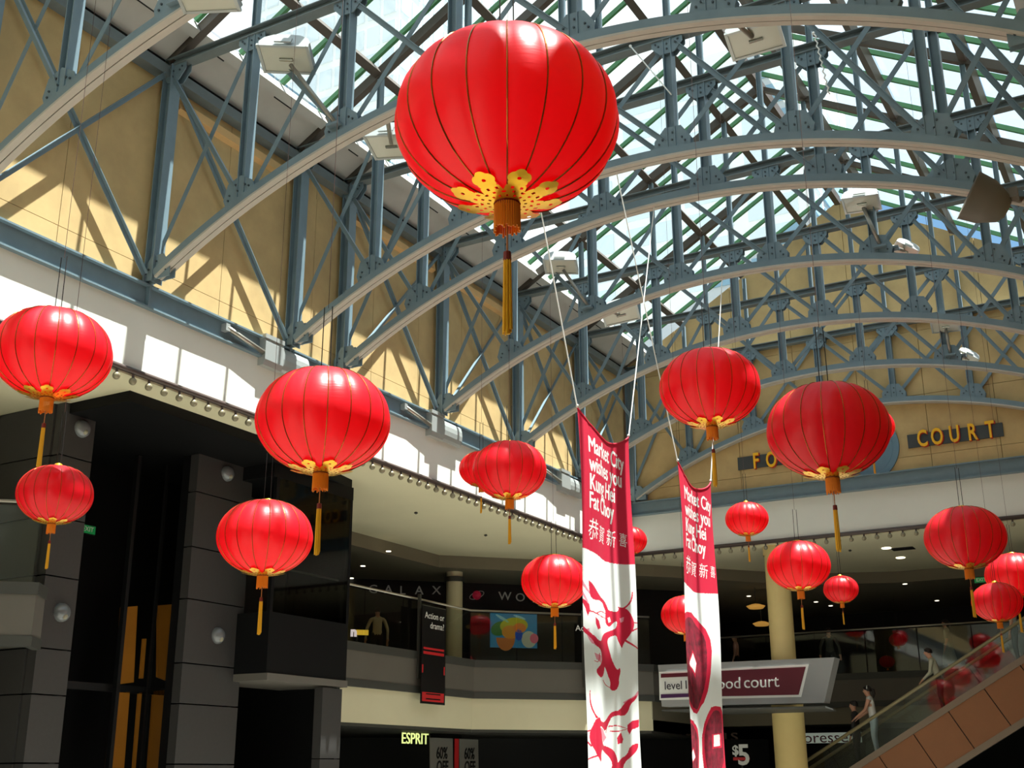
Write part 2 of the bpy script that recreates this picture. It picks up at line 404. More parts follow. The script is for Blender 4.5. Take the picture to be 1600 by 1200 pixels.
# ------------------------------------------------------------------ upper gallery: ceilings, slab, parapets
ce = struct('ceiling', (-18, 20, 7.6))
part('soffit', MB().box((-32, -12, 7.6), (-14.02, 46, 7.66)).box((-14.02, YEND+.01, 7.6), (12, 46, 7.66)), SOFF, ce)
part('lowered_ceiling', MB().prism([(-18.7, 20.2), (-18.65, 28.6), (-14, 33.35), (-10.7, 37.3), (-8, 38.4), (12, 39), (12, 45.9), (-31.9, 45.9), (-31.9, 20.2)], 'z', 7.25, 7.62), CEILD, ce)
for p in [(1385, 856), (1130, 895), (1407, 871)]:
    q = atz(*p, 7.6)
    part('downlight', MB().lathe([(.13, 0), (.13, -.02), (.10, -.02), (.09, .01), (0.001, .012)], (q.x, q.y, 7.6), 14), LAMPW, ce)
for p in [(607, 862), (567, 885), (549, 904), (1275, 941), (1263, 963), (1414, 913), (1009, 938), (1025, 943), (1170, 932), (1464, 939), (1298, 947), (551, 935), (598, 939), (649, 943)]:
    q = atz(*p, 7.235)
    if q.y < 45: part('downlight', MB().lathe([(.07, 0), (.07, -.012), (0.001, -.014)], (q.x, q.y, 7.25), 12), LAMPW, ce)
sp = [atz(499+0, 776, 7.6), atz(650, 800, 7.6), atz(759, 835, 7.6), atz(1328, 859, 7.6)]
for q in sp: part('sprinkler', MB().lathe([(.03, 0), (.05, -.03), (.001, -.06)], (q.x, q.y, 7.6), 8), GREYD, ce)
part('ceiling_vent', MB().box((-7.2, 34.2, 7.58), (-6.6, 34.6, 7.6)), BLACKM, ce)

KG = 1.2                      # gallery edge set well back under the soffit
def gz(z, k=KG): return 1.6 + (z-1.6)*k
EDGE = [(-17.16, 19.95), (-17.22, 28.14), (-13.68, 32.04), (-13.9, 38.3), (-2.7, 38.3), (-2.5, 28.4), (12, 28.4)]
sb = struct('floor_gallery', (-16, 24, 3.3))
plan = [(-24.1, 4.7), (-15.45, 12.35), (-15.75, 12.75), (-16.1, 12.92)]
part('slab', MB().prism(plan + [(-31.9, 12.92), (-31.9, 4.7)], 'z', gz(3.3, 1.15), gz(3.92, 1.15)), GREYP, sb)
part('slab', MB().prism(EDGE + [(12, 45.9), (-31.9, 45.9), (-31.9, 19.95)], 'z', gz(3.3), gz(3.92)), GREYP, sb)
def strip(name, pts, z0, z1, out, th, m, par, inset=0):
    """vertical boards following a plan polyline, joined at the corners, pushed outwards (to the right of travel)"""
    def offs(d):
        r_ = []
        for i, p in enumerate(pts):
            a = Vector(pts[max(i-1, 0)]); b = Vector(pts[min(i+1, len(pts)-1)]); p = Vector(p)
            d1 = (p-a).normalized() if i else (b-p).normalized(); d2 = (b-p).normalized() if i < len(pts)-1 else d1
            n1 = Vector((d1.y, -d1.x)); n2 = Vector((d2.y, -d2.x)); n = (n1+n2).normalized(); n = n/max(.3, n.dot(n1))
            r_.append(p + n*d)
        return r_
    A = offs(out); B = offs(out-th)
    res = []
    for i in range(len(pts)-1):
        q = [A[i], A[i+1], B[i+1], B[i]]
        res.append(part(name, MB().prism([(v.x, v.y) for v in q], 'z', z0, z1), m, par))
    return res
LEFTE = plan[:3]
for E_, k in ((EDGE, KG), (LEFTE, 1.15)):
    strip('fascia_board', E_, gz(3.36, k), gz(3.9, k), .06, .05, GREYP, sb)
    strip('edge_trim', E_, gz(3.9, k), gz(4.06, k), .09, .14, GREYD, sb)
    strip('edge_trim', E_, gz(3.22, k), gz(3.36, k), .08, .12, GREYD, sb)
strip('bulkhead_board', EDGE[:3], gz(2.56), gz(3.22), -.02, .1, SOFF, sb)
strip('bulkhead_board', EDGE[2:], 3.05, gz(3.22), -.02, .1, CEILD, sb)
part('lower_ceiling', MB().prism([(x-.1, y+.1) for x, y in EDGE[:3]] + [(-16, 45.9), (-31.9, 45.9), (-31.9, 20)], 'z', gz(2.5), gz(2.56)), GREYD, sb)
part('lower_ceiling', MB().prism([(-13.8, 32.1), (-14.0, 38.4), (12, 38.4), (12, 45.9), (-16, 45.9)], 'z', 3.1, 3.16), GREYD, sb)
def balustrade(label, pts, loc, posts=(), k=KG):
    t = thing('glass_balustrade', label, 'balustrade', loc)
    pts3 = [(x, y, gz(5.17, k)) for x, y in pts]
    part('handrail', MB().tube(pts3, .028, 8), CHROME, t, True)
    for a, b in zip(pts, pts[1:]):
        a = Vector(a); b = Vector(b); L = (b-a).length; n = max(1, round(L/1.5))
        for j in range(n):
            p = a.lerp(b, (j+.01)/n); q = a.lerp(b, (j+.99)/n); d = (q-p).normalized(); s_ = Vector((d.y, -d.x))*.006
            part('pane', MB().prism([tuple(p+s_), tuple(q+s_), tuple(q-s_), tuple(p-s_)], 'z', gz(4.06, k), gz(5.12, k)), CLEAR, t)
    for (x, y) in posts:
        part('rail_post', MB().box((x-.035, y-.035, gz(3.5, k)), (x+.035, y+.035, gz(5.25, k))), GREYD, t)
balustrade('glass balustrade with slim rail on the side gallery by the lift', [(-17.23, 20.0), (-17.29, 28.11), (-13.7, 32.07)], (-17.2, 25, 4.5), [(-17.12, 25.38), (-15.0, 30.42)])
balustrade('long glass balustrade in front of the dark food court', [(-13.9, 38.36), (-2.8, 38.36)], (-7, 38.36, 4.5))
balustrade('short glass balustrade on the gallery corner beyond the lift tower', [(-24.1, 4.8), (-15.52, 12.38)], (-16, 12, 4.4), k=1.15)

# dark rooms behind the galleries
wb_ = struct('wall_shops', (-22, 28, 0))
dd = Vector((1, 1, 0)).normalized(); nn = Vector((1, -1, 0)).normalized()
def diag(px, py, c):  # plane x - y = c
    d = ray(px, py); return EYE + d*((c-(EYE.x-EYE.y))/(d.x-d.y))
def diagbox(name, m, par, c, s0, s1, z0, z1, th=.1):
    """vertical board in the plane x-y=c between x=s0 and x=s1"""
    o = th/math.sqrt(2)
    return part(name, MB().prism([(s0, s0-c), (s1, s1-c), (s1-o, s1-c+o), (s0-o, s0-c+o)], 'z', z0, z1), m, par)
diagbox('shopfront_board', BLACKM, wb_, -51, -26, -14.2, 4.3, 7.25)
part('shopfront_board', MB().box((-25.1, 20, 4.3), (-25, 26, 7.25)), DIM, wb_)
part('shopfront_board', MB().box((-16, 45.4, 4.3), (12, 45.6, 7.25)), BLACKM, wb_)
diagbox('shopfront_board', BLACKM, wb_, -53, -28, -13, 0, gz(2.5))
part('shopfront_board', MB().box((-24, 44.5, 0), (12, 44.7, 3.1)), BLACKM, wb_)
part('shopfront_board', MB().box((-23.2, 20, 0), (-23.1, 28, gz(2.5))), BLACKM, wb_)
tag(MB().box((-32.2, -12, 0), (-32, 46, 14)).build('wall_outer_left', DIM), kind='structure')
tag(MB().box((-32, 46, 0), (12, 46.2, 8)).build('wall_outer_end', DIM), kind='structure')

# round columns
def column(label, x, y, segs, loc, m):
    t = thing('round_column', label, 'column', loc)
    for nm, r, z0, z1, mm in segs: part(nm, MB().lathe([(r, z0), (r, z1)], (x, y, 0), 28), mm, t, True)
YEL = mat('pale yellow column paint', (214, 190, 128), .6, 0, .05, 2)
column('tall pale yellow column rising past the food court sign board', aty(1217, 925, 32.3).x, 32.3, [('shaft', .33, 3.5, 7.6, YEL), ('base_shaft', .42, 0, 3.45, YEL), ('collar', .36, 7.35, 7.6, YEL)], (-9.85, 32.3, 0), YEL)
column('round grey column on the side gallery between the shop letters', -18.75, 29.6, [('shaft', .24, 4.4, 7.25, SOFF), ('neck_band', .30, 6.95, 7.1, GREYD), ('base_ring', .28, 4.38, 4.75, GREYD)], (-18.75, 29.6, 4.4), SOFF)

# ------------------------------------------------------------------ lift tower
lt = struct('wall_lift_tower', (-16, 15, 0))
JZ = [0, 1.8, 2.83, 3.54, 4.69, 5.65, 6.69, 7.6]
for z0, z1 in zip(JZ, JZ[1:]):
    part('cladding_panel', MB().box((-16.2, 12.98, z0+.012), (-16.0, 13.65, z1-.012)), GRAN, lt)
    part('cladding_panel', MB().box((-16.2, 16.16, z0+.012), (-16.0, 17.68, z1-.012)), GRAN, lt)
    for xa, xb in ((-17.6, -16.21), (-19.2, -17.61), (-21, -19.21)):
        part('cladding_panel', MB().box((xa, 12.95, z0+.012), (xb-.01, 13.1, z1-.012)), GRAN if z1 < 3.6 or z0 > 5 else GREYD, lt)
part('shaft_core', MB().box((-16.22, 13.0, 0), (-21, 13.2, 7.6)).box((-16.22, 13, 0), (-16.3, 13.66, 7.6)).box((-16.22, 16.17, 0), (-16.4, 17.67, 7.6)).box((-18.3, 13, 0), (-18.2, 20, 7.6)), DARK, lt)
part('head_bulkhead', MB().prism([(-14.6, 13.08), (-14.6, 16.3), (-15.25, 19.95), (-21, 19.95), (-21, 13.08)], 'z', 7.42, 7.6), DARK, lt)
part('end_wall', MB().box((-21, 19.9, 0), (-15.4, 20.0, 7.6)), DARK, lt)
part('base_panel', MB().box((-15.4, 19.2, 0), (-15.2, 19.82, 1.9)).box((-15.4, 19.2, 1.92), (-15.2, 19.82, 3.25)), GRAN, lt)
ORG = mat('amber lift panel', (156, 100, 28), .5, 0, .1, 2, emit=.04)
for q in ([(190, 949), (215, 947), (209, 1066), (180, 1070)], [(247, 946), (272, 944), (262, 1064), (246, 1058)], [(178, 1082), (203, 1081), (194, 1200), (166, 1200)], [(240, 1080), (260, 1078), (248, 1206), (231, 1206)], [(224, 998), (229, 998), (224, 1060), (219, 1060)], [(217, 1082), (222, 1082), (212, 1200), (208, 1200)]):
    P = [atx(*p, -17.2) for p in q]
    part('amber_panel', MB().prism([(p.y, p.z) for p in P], 'x', -17.2, -17.24), ORG, lt)
part('guide_rail', MB().box((-17.1, 14.3, 0), (-17.0, 14.42, 7.4)).box((-17.1, 15.6, 0), (-17.0, 15.68, 7.4)).box((-17.1, 16.4, 0), (-17.05, 16.46, 7.4)).box((-17.3, 13.7, 3.05), (-17.2, 17.6, 3.18)), BLACKM, lt)
lc = thing('glass_lift', 'dark glass-walled lift car standing beside the side gallery', 'lift', (-15.6, 18.6, 3.3))
part('car_panel', MB().box((-16.9, 17.5, 3.42), (-15.2, 19.93, 4.55)), DARK, lc)
part('floor_edge', MB().box((-16.9, 17.5, 3.29), (-15.17, 19.95, 3.42)), GREYP, lc)
part('roof_panel', MB().box((-16.9, 17.4, 7.15), (-15.2, 19.95, 7.42)), DARK, lc)
for y in (17.5, 19.86): part('corner_post', MB().box((-15.28, y, 4.55), (-15.2, y+.08, 7.15)), DARK, lc)
part('corner_post', MB().box((-16.9, 19.86, 4.55), (-16.82, 19.94, 7.15)), DARK, lc)
LG = glass('dark lift glass', (.5, .54, .52))
part('pane', MB().box((-15.215, 17.58, 4.55), (-15.205, 19.86, 7.15)), LG, lc)
part('pane', MB().box((-16.8, 19.88, 4.55), (-15.3, 19.89, 7.15)), LG, lc)
part('handrail', MB().tube([(-15.4, 17.6, 5.45), (-15.4, 19.8, 5.45)], .02, 6), CHROME, lc)
part('back_panel', MB().box((-16.9, 17.5, 4.55), (-16.85, 19.86, 7.15)), GREYD, lc)
DOME = mat('grey sconce dome', (120, 122, 124), .25, .3)
for (px, py), s in zip([(128, 670), (355, 740), (96, 957), (340, 993)], ('the slim cladding column, upper of two', 'the wide cladding column, upper of two', 'the slim cladding column, lower of two', 'the wide cladding column, lower of two')):
    p = atx(px, py, -16.0); t = thing('wall_sconce', 'round grey dome wall light on ' + s, 'wall light', p, 'dome lights on the lift tower')
    part('dome', MB().lathe([(.16*math.cos(a), .13*math.sin(a)) for a in [k*math.pi/2/7 for k in range(8)]], (0, 0, 0), 16), DOME, t, True)
    o = t.children[0]; o.matrix_parent_inverse = Matrix.Identity(4); o.rotation_euler = (0, R(90), 0)
    part('lens', sphere_mb(p+Vector((.09, 0, -.07)), .05, 10, 6), mat('sconce lens', (150, 144, 124), .4), t, True)
EXITG = mat('green exit glow', (30, 150, 80), .5, emit=.25)
def exit_sign(label, c, right, n):
    t = thing('exit_sign', label, 'exit sign', c); c = Vector(c); right = Vector(right); n = Vector(n)
    part('housing', MB().beam(c-right*.2-n*.03, c+right*.2-n*.03, .05, .18, tuple(n)), BLACKM, t)
    part('face', MB().beam(c-right*.18, c+right*.18, .01, .15, tuple(n)), EXITG, t)
    put_text('lettering', 'EXIT', .13, WHITE, t, c+n*.01, right, (0, 0, 1), .006)
exit_sign('green EXIT sign hanging in the food court near the end lanterns', aty(1533, 906, 36.0), (1, 0, 0), (0, -1, 0))
exit_sign('dim green EXIT sign inside the lift tower', atx(137, 827, -17.9), (0, 1, 0), (1, 0, 0))

# ------------------------------------------------------------------ FOOD COURT lettering on the end wall
YLT = mat('yellow sign letter', (238, 178, 30), .4); RLT = mat('red letter return', (190, 40, 24), .5); CHAR = mat('charcoal sign strip', (62, 66, 66), .6)
fs = thing('wall_sign', 'FOOD COURT letters in yellow on dark strips on the tan end wall', 'sign', (XC, YEND, 9.7))
for a, b in ((-10.66, -8.3), (-5.96, -3.58)): part('backing_strip', MB().box((a, YEND-.05, 9.77), (b, YEND, 10.13)), CHAR, fs)
for ch, px, py in [('F', 1181, 721), ('O', 1205, 719), ('O', 1229, 716), ('D', 1254, 713), ('C', 1441, 686), ('O', 1464, 683), ('U', 1491, 679), ('R', 1519, 676), ('T', 1547, 672)]:
    p = aty(px, py, YEND-.1)
    lt_ = put_text('letter', ch, .62, YLT, fs, p, (1, 0, 0), (0, 0, 1), .02, sx=.62, bold=.012)
    o = put_text('letter_return', ch, .62, RLT, lt_, p+Vector((.012, .045, -.012)), (1, 0, 0), (0, 0, 1), .06, sx=.66, bold=.014)
RNG = mat('blue grey emblem', (96, 124, 140), .5)
o = part('emblem', MB().lathe([(.95, 0), (.95, .06), (.80, .06), (.78, .03), (.001, .03)], (0, 0, 0), 40), RNG, fs)
o.matrix_parent_inverse = Matrix.Identity(4); o.rotation_euler = (R(90), 0, 0); o.location = (0, -.0, .22)

# ------------------------------------------------------------------ level / food court sign box
YS = 30.9
sg = thing('sign_box', 'grey box sign reading level 1 food court on maroon and white', 'sign', aty(1160, 1105, YS))
MAR = mat('maroon sign face', (96, 22, 40), .5); PUR = mat('purple stripe', (74, 34, 82), .5)
q = [aty(*p, YS) for p in [(1028, 1039), (1304, 1027), (1288, 1098), (1034, 1104)]]
part('box', MB().prism([(p.x, p.z) for p in q], 'y', YS, YS+.5), mat('grey sign casing', (150, 150, 150), .5), sg)
def face(name, pts, m, dy, th=.02):
    P = [aty(*p, YS-dy) for p in pts]; return part(name, MB().prism([(p.x, p.z) for p in P], 'y', YS-dy-th, YS-dy), m, sg)
face('border', [(1030, 1050), (1264, 1038), (1252, 1089), (1031, 1094)], WHITE, 0)
face('board', [(1076, 1050.5), (1259, 1042), (1248, 1085.5), (1076, 1089)], MAR, .02)
face('stripe', [(1033, 1053), (1076, 1051), (1076, 1057), (1033, 1059)], MAR, .02)
face('stripe', [(1033, 1085), (1076, 1083.5), (1076, 1089), (1033, 1091)], PUR, .02)
Rs = (aty(1259, 1042, YS)-aty(1076, 1050.5, YS)).normalized()
TXD = mat('dark sign text', (50, 40, 50), .5)
put_text('lettering', 'level', .32, TXD, sg, aty(1052, 1071.5, YS-.06), Rs, (0, 0, 1), .01, sx=.9)
put_text('lettering', '1', .32, TXD, sg, aty(1072, 1070.5, YS-.06), Rs, (0, 0, 1), .01, sx=.9)
put_text('lettering', 'food', .41, WHITE, sg, aty(1136, 1068.5, YS-.07), Rs, (0, 0, 1), .01)
put_text('lettering', 'court', .43, WHITE, sg, aty(1189, 1066, YS-.07), Rs, (0, 0, 1), .01)
part('underside', MB().prism([(p.x, p.y) for p in [atz(1034, 1105, 3.22), atz(1289, 1099, 3.22)]] + [(-8.5, 31.9), (-11.4, 31.9)], 'z', 3.12, 3.16), GREYD, sg)

# ------------------------------------------------------------------ escalator
YE = 33.0
es = thing('escalator', 'escalator with orange side panels and glass balustrade climbing past the food court', 'escalator', (-8, YE, 0))
k_ = YE/25.0
def epl(px, py): p = aty(px, py, YE); return p.x, p.z
hx, hz = epl(1425, 1080); tx, tz = epl(1465, 1115); bx_, bz = epl(1535, 1162)
ORP = mat('orange brown side panel', (134, 84, 48), .5, 0, .05, 2); EDG = mat('bronze edge trim', (120, 104, 88), .4, .3)
def onl(x, x0, z0): return z0 + .577*(x-x0)
XA, XB = -10.6, .8
HR = mat('rubber handrail gold grey', (128, 116, 84), .45)
nv = Vector((-.5, 0, .866)); dv = Vector((.866, 0, .5))
thk = abs((Vector((bx_, 0, bz))-Vector((tx, 0, tz))).dot(nv))
# side panels between the two trims, joints square to the slope
jt = [epl(1200+p[0]/4, 900+p[1]/4) for p in ((700, 1135), (915, 990), (1135, 850), (1355, 710), (1585, 570))]
s0 = Vector((tx, 0, tz)).dot(dv); stp = []
ss = sorted(Vector((a, 0, b)).dot(dv) for a, b in jt); d_ = (ss[-1]-ss[0])/4
base = Vector((tx, 0, tz)) - dv*s0
def ep(s, n, y): v = base + dv*s + nv*n; return Vector((v.x, y, v.z))
k0 = ss[0]
for k in range(-2, 8):
    a, b = k0+k*d_+.012, k0+(k+1)*d_-.012
    P = [ep(a, -.1, 0), ep(b, -.1, 0), ep(b, -thk, 0), ep(a, -thk, 0)]
    part('side_panel', MB().prism([(p.x, p.z) for p in P], 'y', YE, YE+.05), ORP, es)
sa, sb2 = k0-2.6*d_, k0+7.5*d_
def slab(name, n0, n1, y0, y1, m):
    P = [ep(sa, n0, 0), ep(sb2, n0, 0), ep(sb2, n1, 0), ep(sa, n1, 0)]
    return part(name, MB().prism([(p.x, p.z) for p in P], 'y', y0, y1), m, es)
slab('skirt_trim', -.1, .06, YE-.03, YE+.2, EDG); slab('lower_trim', -thk-.16, -thk, YE-.03, YE+.1, EDG)
slab('truss_body', -thk, -.12, YE+.06, YE+1.5, BLACKM); slab('skirt_trim', -.1, .06, YE+1.35, YE+1.55, EDG)
hn = (Vector((hx, 0, hz))-base).dot(nv)
for y in (YE+.08, YE+1.45):
    part('handrail', MB().tube([ep(sa, hn, y), ep(sb2, hn, y)], .045, 8), HR, es, True)
    n_ = 7
    for k in range(-2, 8):
        a, b = k0+k*d_+.01, k0+(k+1)*d_-.01; P = [ep(a, .06, 0), ep(b, .06, 0), ep(b, hn-.03, 0), ep(a, hn-.03, 0)]
        part('pane', MB().prism([(p.x, p.z) for p in P], 'y', y-.006, y+.006), CLEAR, es)
for k in range(22):
    p = ep(sa+.4+k*.4, -.12, 0); part('step', MB().box((p.x, YE+.2, p.z-.12), (p.x+.36, YE+1.35, p.z+.06)), GREYD, es)
ESC_FOOT = lambda px, py, y: aty(px, py, y)
# ------------------------------------------------------------------ floodlights on the trusses
GALV = mat('galvanised lamp housing', (176, 180, 178), .35, .4); LENS = mat('lamp lens', (190, 190, 176), .15, spec=.7); REFL = mat('lamp reflector', (150, 150, 140), .2, .8)
def floodlight(label, foot, head, rz, tilt, size=1.0):
    t = thing('floodlight', label, 'floodlight', foot, 'floodlights on the trusses'); foot = Vector(foot); head = Vector(head)
    part('arm', MB().tube([foot, foot.lerp(head, .9)], .035, 8), mat('arm steel', (150, 146, 136), .35, .5), t, True)
    part('foot_plate', MB().box((foot.x-.12, foot.y-.08, foot.z-.06), (foot.x+.12, foot.y+.08, foot.z-.02)), STEEL, t)
    rot = Matrix.Translation(head) @ Matrix.Rotation(rz, 4, 'Z') @ Matrix.Rotation(R(-20), 4, 'X') @ Matrix.Rotation(tilt, 4, 'Y') @ Matrix.Scale(size, 4)
    def P(mb, nm, m, sm=False):
        mb.v = [tuple(rot @ Vector(v)) for v in mb.v]; return part(nm, mb, m, t, sm)
    prof = [(-.4, 0), (.4, 0), (.42, .1), (.36, .2), (.22, .27), (0, .29), (-.22, .27), (-.36, .2), (-.42, .1)]
    h = P(MB().prism(prof, 'y', -.25, .25), 'housing', GALV)
    mb = MB().prism([(-.4, 0), (.4, 0), (.4, -.03), (-.4, -.03)], 'y', -.27, -.23).prism([(-.4, 0), (.4, 0), (.4, -.03), (-.4, -.03)], 'y', .23, .27)
    mb.box((-.43, -.27, -.03), (-.38, .27, .01)).box((.38, -.27, -.03), (.43, .27, .01)); P(mb, 'bezel', GALV)
    P(MB().box((-.38, -.23, -.012), (.38, .23, -.006)), 'lens', LENS)
    P(MB().tube([(-.1, 0, -.015), (.12, 0, -.015)], .03, 8), 'lamp_tube', REFL)
    P(MB().box((-.14, -.31, .03), (.14, -.28, .12)), 'yoke', GALV); P(MB().box((-.14, .28, .03), (.14, .31, .12)), 'yoke', GALV)
    return t
yB, yE2, yG2 = 12.67, 21.28, 28.28
floodlight('floodlight on a slanted arm beside the glazed roof edge, left of the biggest lantern', (-10.19, yB-.1, 11.0), aty(447, 92, yB-.25), R(25), R(8))
floodlight('floodlight peeping out from behind the biggest lantern', (-9.4, yB+.12, arcz(-9.4)+.12), aty(612, 228, yB+1.6), R(10), R(10))
floodlight('floodlight under the uppermost arch on the far side of the hall', (-4.1, yB+.1, 10.95), aty(1180, 62, yB+.9), R(5), R(-4), .85)
floodlight('floodlight on a slanted arm above the banner strings', (-10.16, yE2-.1, 11.0), aty(876, 416, yE2-.2), R(20), R(6), .85)
floodlight('dim floodlight tucked behind the mid-hall arch above the banners', (-10.0, yE2+.1, 11.0), aty(970, 492, yE2+1.6), R(15), R(-10), .95)
floodlight('floodlight on a slanted arm in front of the tan gable wall', (-4.08, yE2-.1, 11.0), aty(1346, 318, yE2-.2), R(5), R(4), .8)
floodlight('white-topped floodlight at the foot of the gable floodlight arm', (-3.9, yE2+.1, 11.0), aty(1414, 392, yE2+.7), R(40), R(30), .55)
floodlight('floodlight on the last arch near the COURT lettering', (-4.1, yG2-.1, 11.0), aty(1477, 510, yG2-.2), R(5), R(4), .75)
floodlight('small white-topped floodlight low on the last arch', (-3.9, yG2+.1, 11.0), aty(1510, 560, yG2+.7), R(40), R(30), .6)
p_ = aty(285, 22, 9.17)
floodlight('floodlight underside cut by the top edge, on the nearest arch', (p_.x, 9.07, arcz(p_.x)+.1), aty(322, -8, 8.95), R(20), R(6), .9)
# loose ropes left on the trusses
def rope(label, pts, r=.012):
    t = thing('loose_rope', label, 'rope', pts[0]); part('strand', MB().tube(pts, r, 6), WHITE, t, True); part('knot', sphere_mb(pts[0], r*2.2, 8, 6), WHITE, t)
rope('white knotted rope dangling from the arch near the gable top', [aty(1272+k*1.2+(2 if k % 2 else -1), 52+k*5, 16.05) for k in range(20)])
rope('white strap stretched between the truss chords beside the biggest lantern', [aty(985+k*8, 72+k*9.5, 16.05) for k in range(9)])
# round dark floodlight on the close pair of trusses
bt = thing('round_floodlight', 'large round dark floodlight hanging from the upper arches near the frame edge', 'floodlight', aty(1545, 318, 17.2))
BRD = mat('dark brown lamp hood', (108, 102, 92), .5)
mb = MB().lathe([(.001, .34), (.12, .33), (.22, .26), (.34, 0), (.37, -.24), (.385, -.26), (.36, -.26), (.33, -.1), (.001, -.08)], n=28)
c = aty(1540, 315, 17.2); rot = Matrix.Translation(c) @ Matrix.Rotation(R(120), 4, 'Y') @ Matrix.Rotation(R(-20), 4, 'X')
mb.v = [tuple(rot @ Vector(v)) for v in mb.v]; part('hood', mb, BRD, bt, True)
e = aty(1592, 312, 17.6)
part('arm', MB().tube([c + Vector((.28, .05, .05)), e, e + Vector((.5, .3, .12))], .05, 8), BRD, bt, True)
part('knuckle', MB().box((c.x+.3, c.y-.05, c.z-.04), (c.x+.45, c.y+.1, c.z+.12)), BRD, bt)
# floodlight housings on the wall girder
for i, (y0, lb) in enumerate([(15.4, 'first of the grey floodlight housings on the side girder, above a big lantern'), (20.85, 'second grey floodlight housing along the side girder'), (27.0, 'third grey floodlight housing along the side girder, nearest the dragon banner')]):
    t = thing('girder_floodlight', lb, 'floodlight', (-13.8, y0, 8.8), 'floodlights on the side girder')
    part('gear_box', MB().prism([(-14.0, 8.62), (-13.87, 8.62), (-13.83, 8.72), (-13.83, 9.06), (-13.86, 9.12), (-14.0, 9.12)], 'y', y0, y0+.5), GALV, t)
    part('lid', MB().box((-14.0, y0-.02, 9.12), (-13.82, y0+.5, 9.2)), GALV, t)
    part('reflector_hood', MB().prism([(-13.92+.09*math.cos(a), 8.86+.24*math.sin(a)) for a in [k*2*math.pi/14 for k in range(14)]], 'y', y0+.5, y0+1.25), GALV, t)
    part('arm', MB().tube([(-13.9, y0-.95, 9.02), (-13.88, y0, 8.85)], .045, 8), CHROME, t, True)
    part('bracket', MB().box((-13.98, y0-1.0, 8.95), (-13.86, y0-.9, 9.08)), GALV, t)

# ------------------------------------------------------------------ lanterns
def cloth(name, rgb, tr, k=.35, rough=.38):
    m = bpy.data.materials.new(name); m.use_nodes = True
    n = m.node_tree.nodes; l = m.node_tree.links; p = n['Principled BSDF']
    p.inputs['Base Color'].default_value = (*lin(rgb), 1); p.inputs['Roughness'].default_value = rough; p.inputs['Specular IOR Level'].default_value = .5
    t = n.new('ShaderNodeBsdfTranslucent'); t.inputs['Color'].default_value = (*lin(tr), 1)
    tc = n.new('ShaderNodeTexCoord'); no = n.new('ShaderNodeTexNoise'); mp = n.new('ShaderNodeMapping'); mp.inputs['Scale'].default_value = (3, 3, 26)
    l.new(tc.outputs['Object'], mp.inputs['Vector']); l.new(mp.outputs[0], no.inputs['Vector']); no.inputs['Scale'].default_value = 2.0
    b = n.new('ShaderNodeBump'); b.inputs['Strength'].default_value = .12; b.inputs['Distance'].default_value = .01
    l.new(no.outputs['Fac'], b.inputs['Height']); l.new(b.outputs['Normal'], p.inputs['Normal'])
    mx = n.new('ShaderNodeMixShader'); mx.inputs[0].default_value = k
    l.new(p.outputs[0], mx.inputs[1]); l.new(t.outputs[0], mx.inputs[2]); l.new(mx.outputs[0], n['Material Output'].inputs['Surface'])
    return m
REDC = cloth('red satin lantern cloth', (222, 30, 48), (240, 44, 54), .5)
GOLD = mat('gold foil', (236, 178, 44), .28, .85); GOLDL = mat('gold rib braid', (150, 92, 38), .25, .8)
ORT = mat('orange fringe thread', (226, 128, 20), .6); YET = mat('yellow tassel thread', (226, 168, 30), .6); DRD = mat('dark red collar', (110, 24, 16), .5); WIRE = mat('black hanger wire', (22, 18, 18), .5)
NR, LA, LB = 18, .6, .468
def lprof(t):
    """t 0 bottom .. 1 top -> radius, z (flattened globe)"""
    a = -math.pi/2 + math.pi*(.035 + .93*t)
    c, s = math.cos(a), math.sin(a)
    return LA*abs(c)**(.86 if s > 0 else 1.0), LB*(abs(s)**1.0)*(1 if s > 0 else -1)
def lobed(r, z, ph):
    g = abs(math.sin(NR*ph/2)); k = 1 - .028*(1-g**.7)*(r/LA)
    return (r*k*math.cos(ph), r*k*math.sin(ph), z)
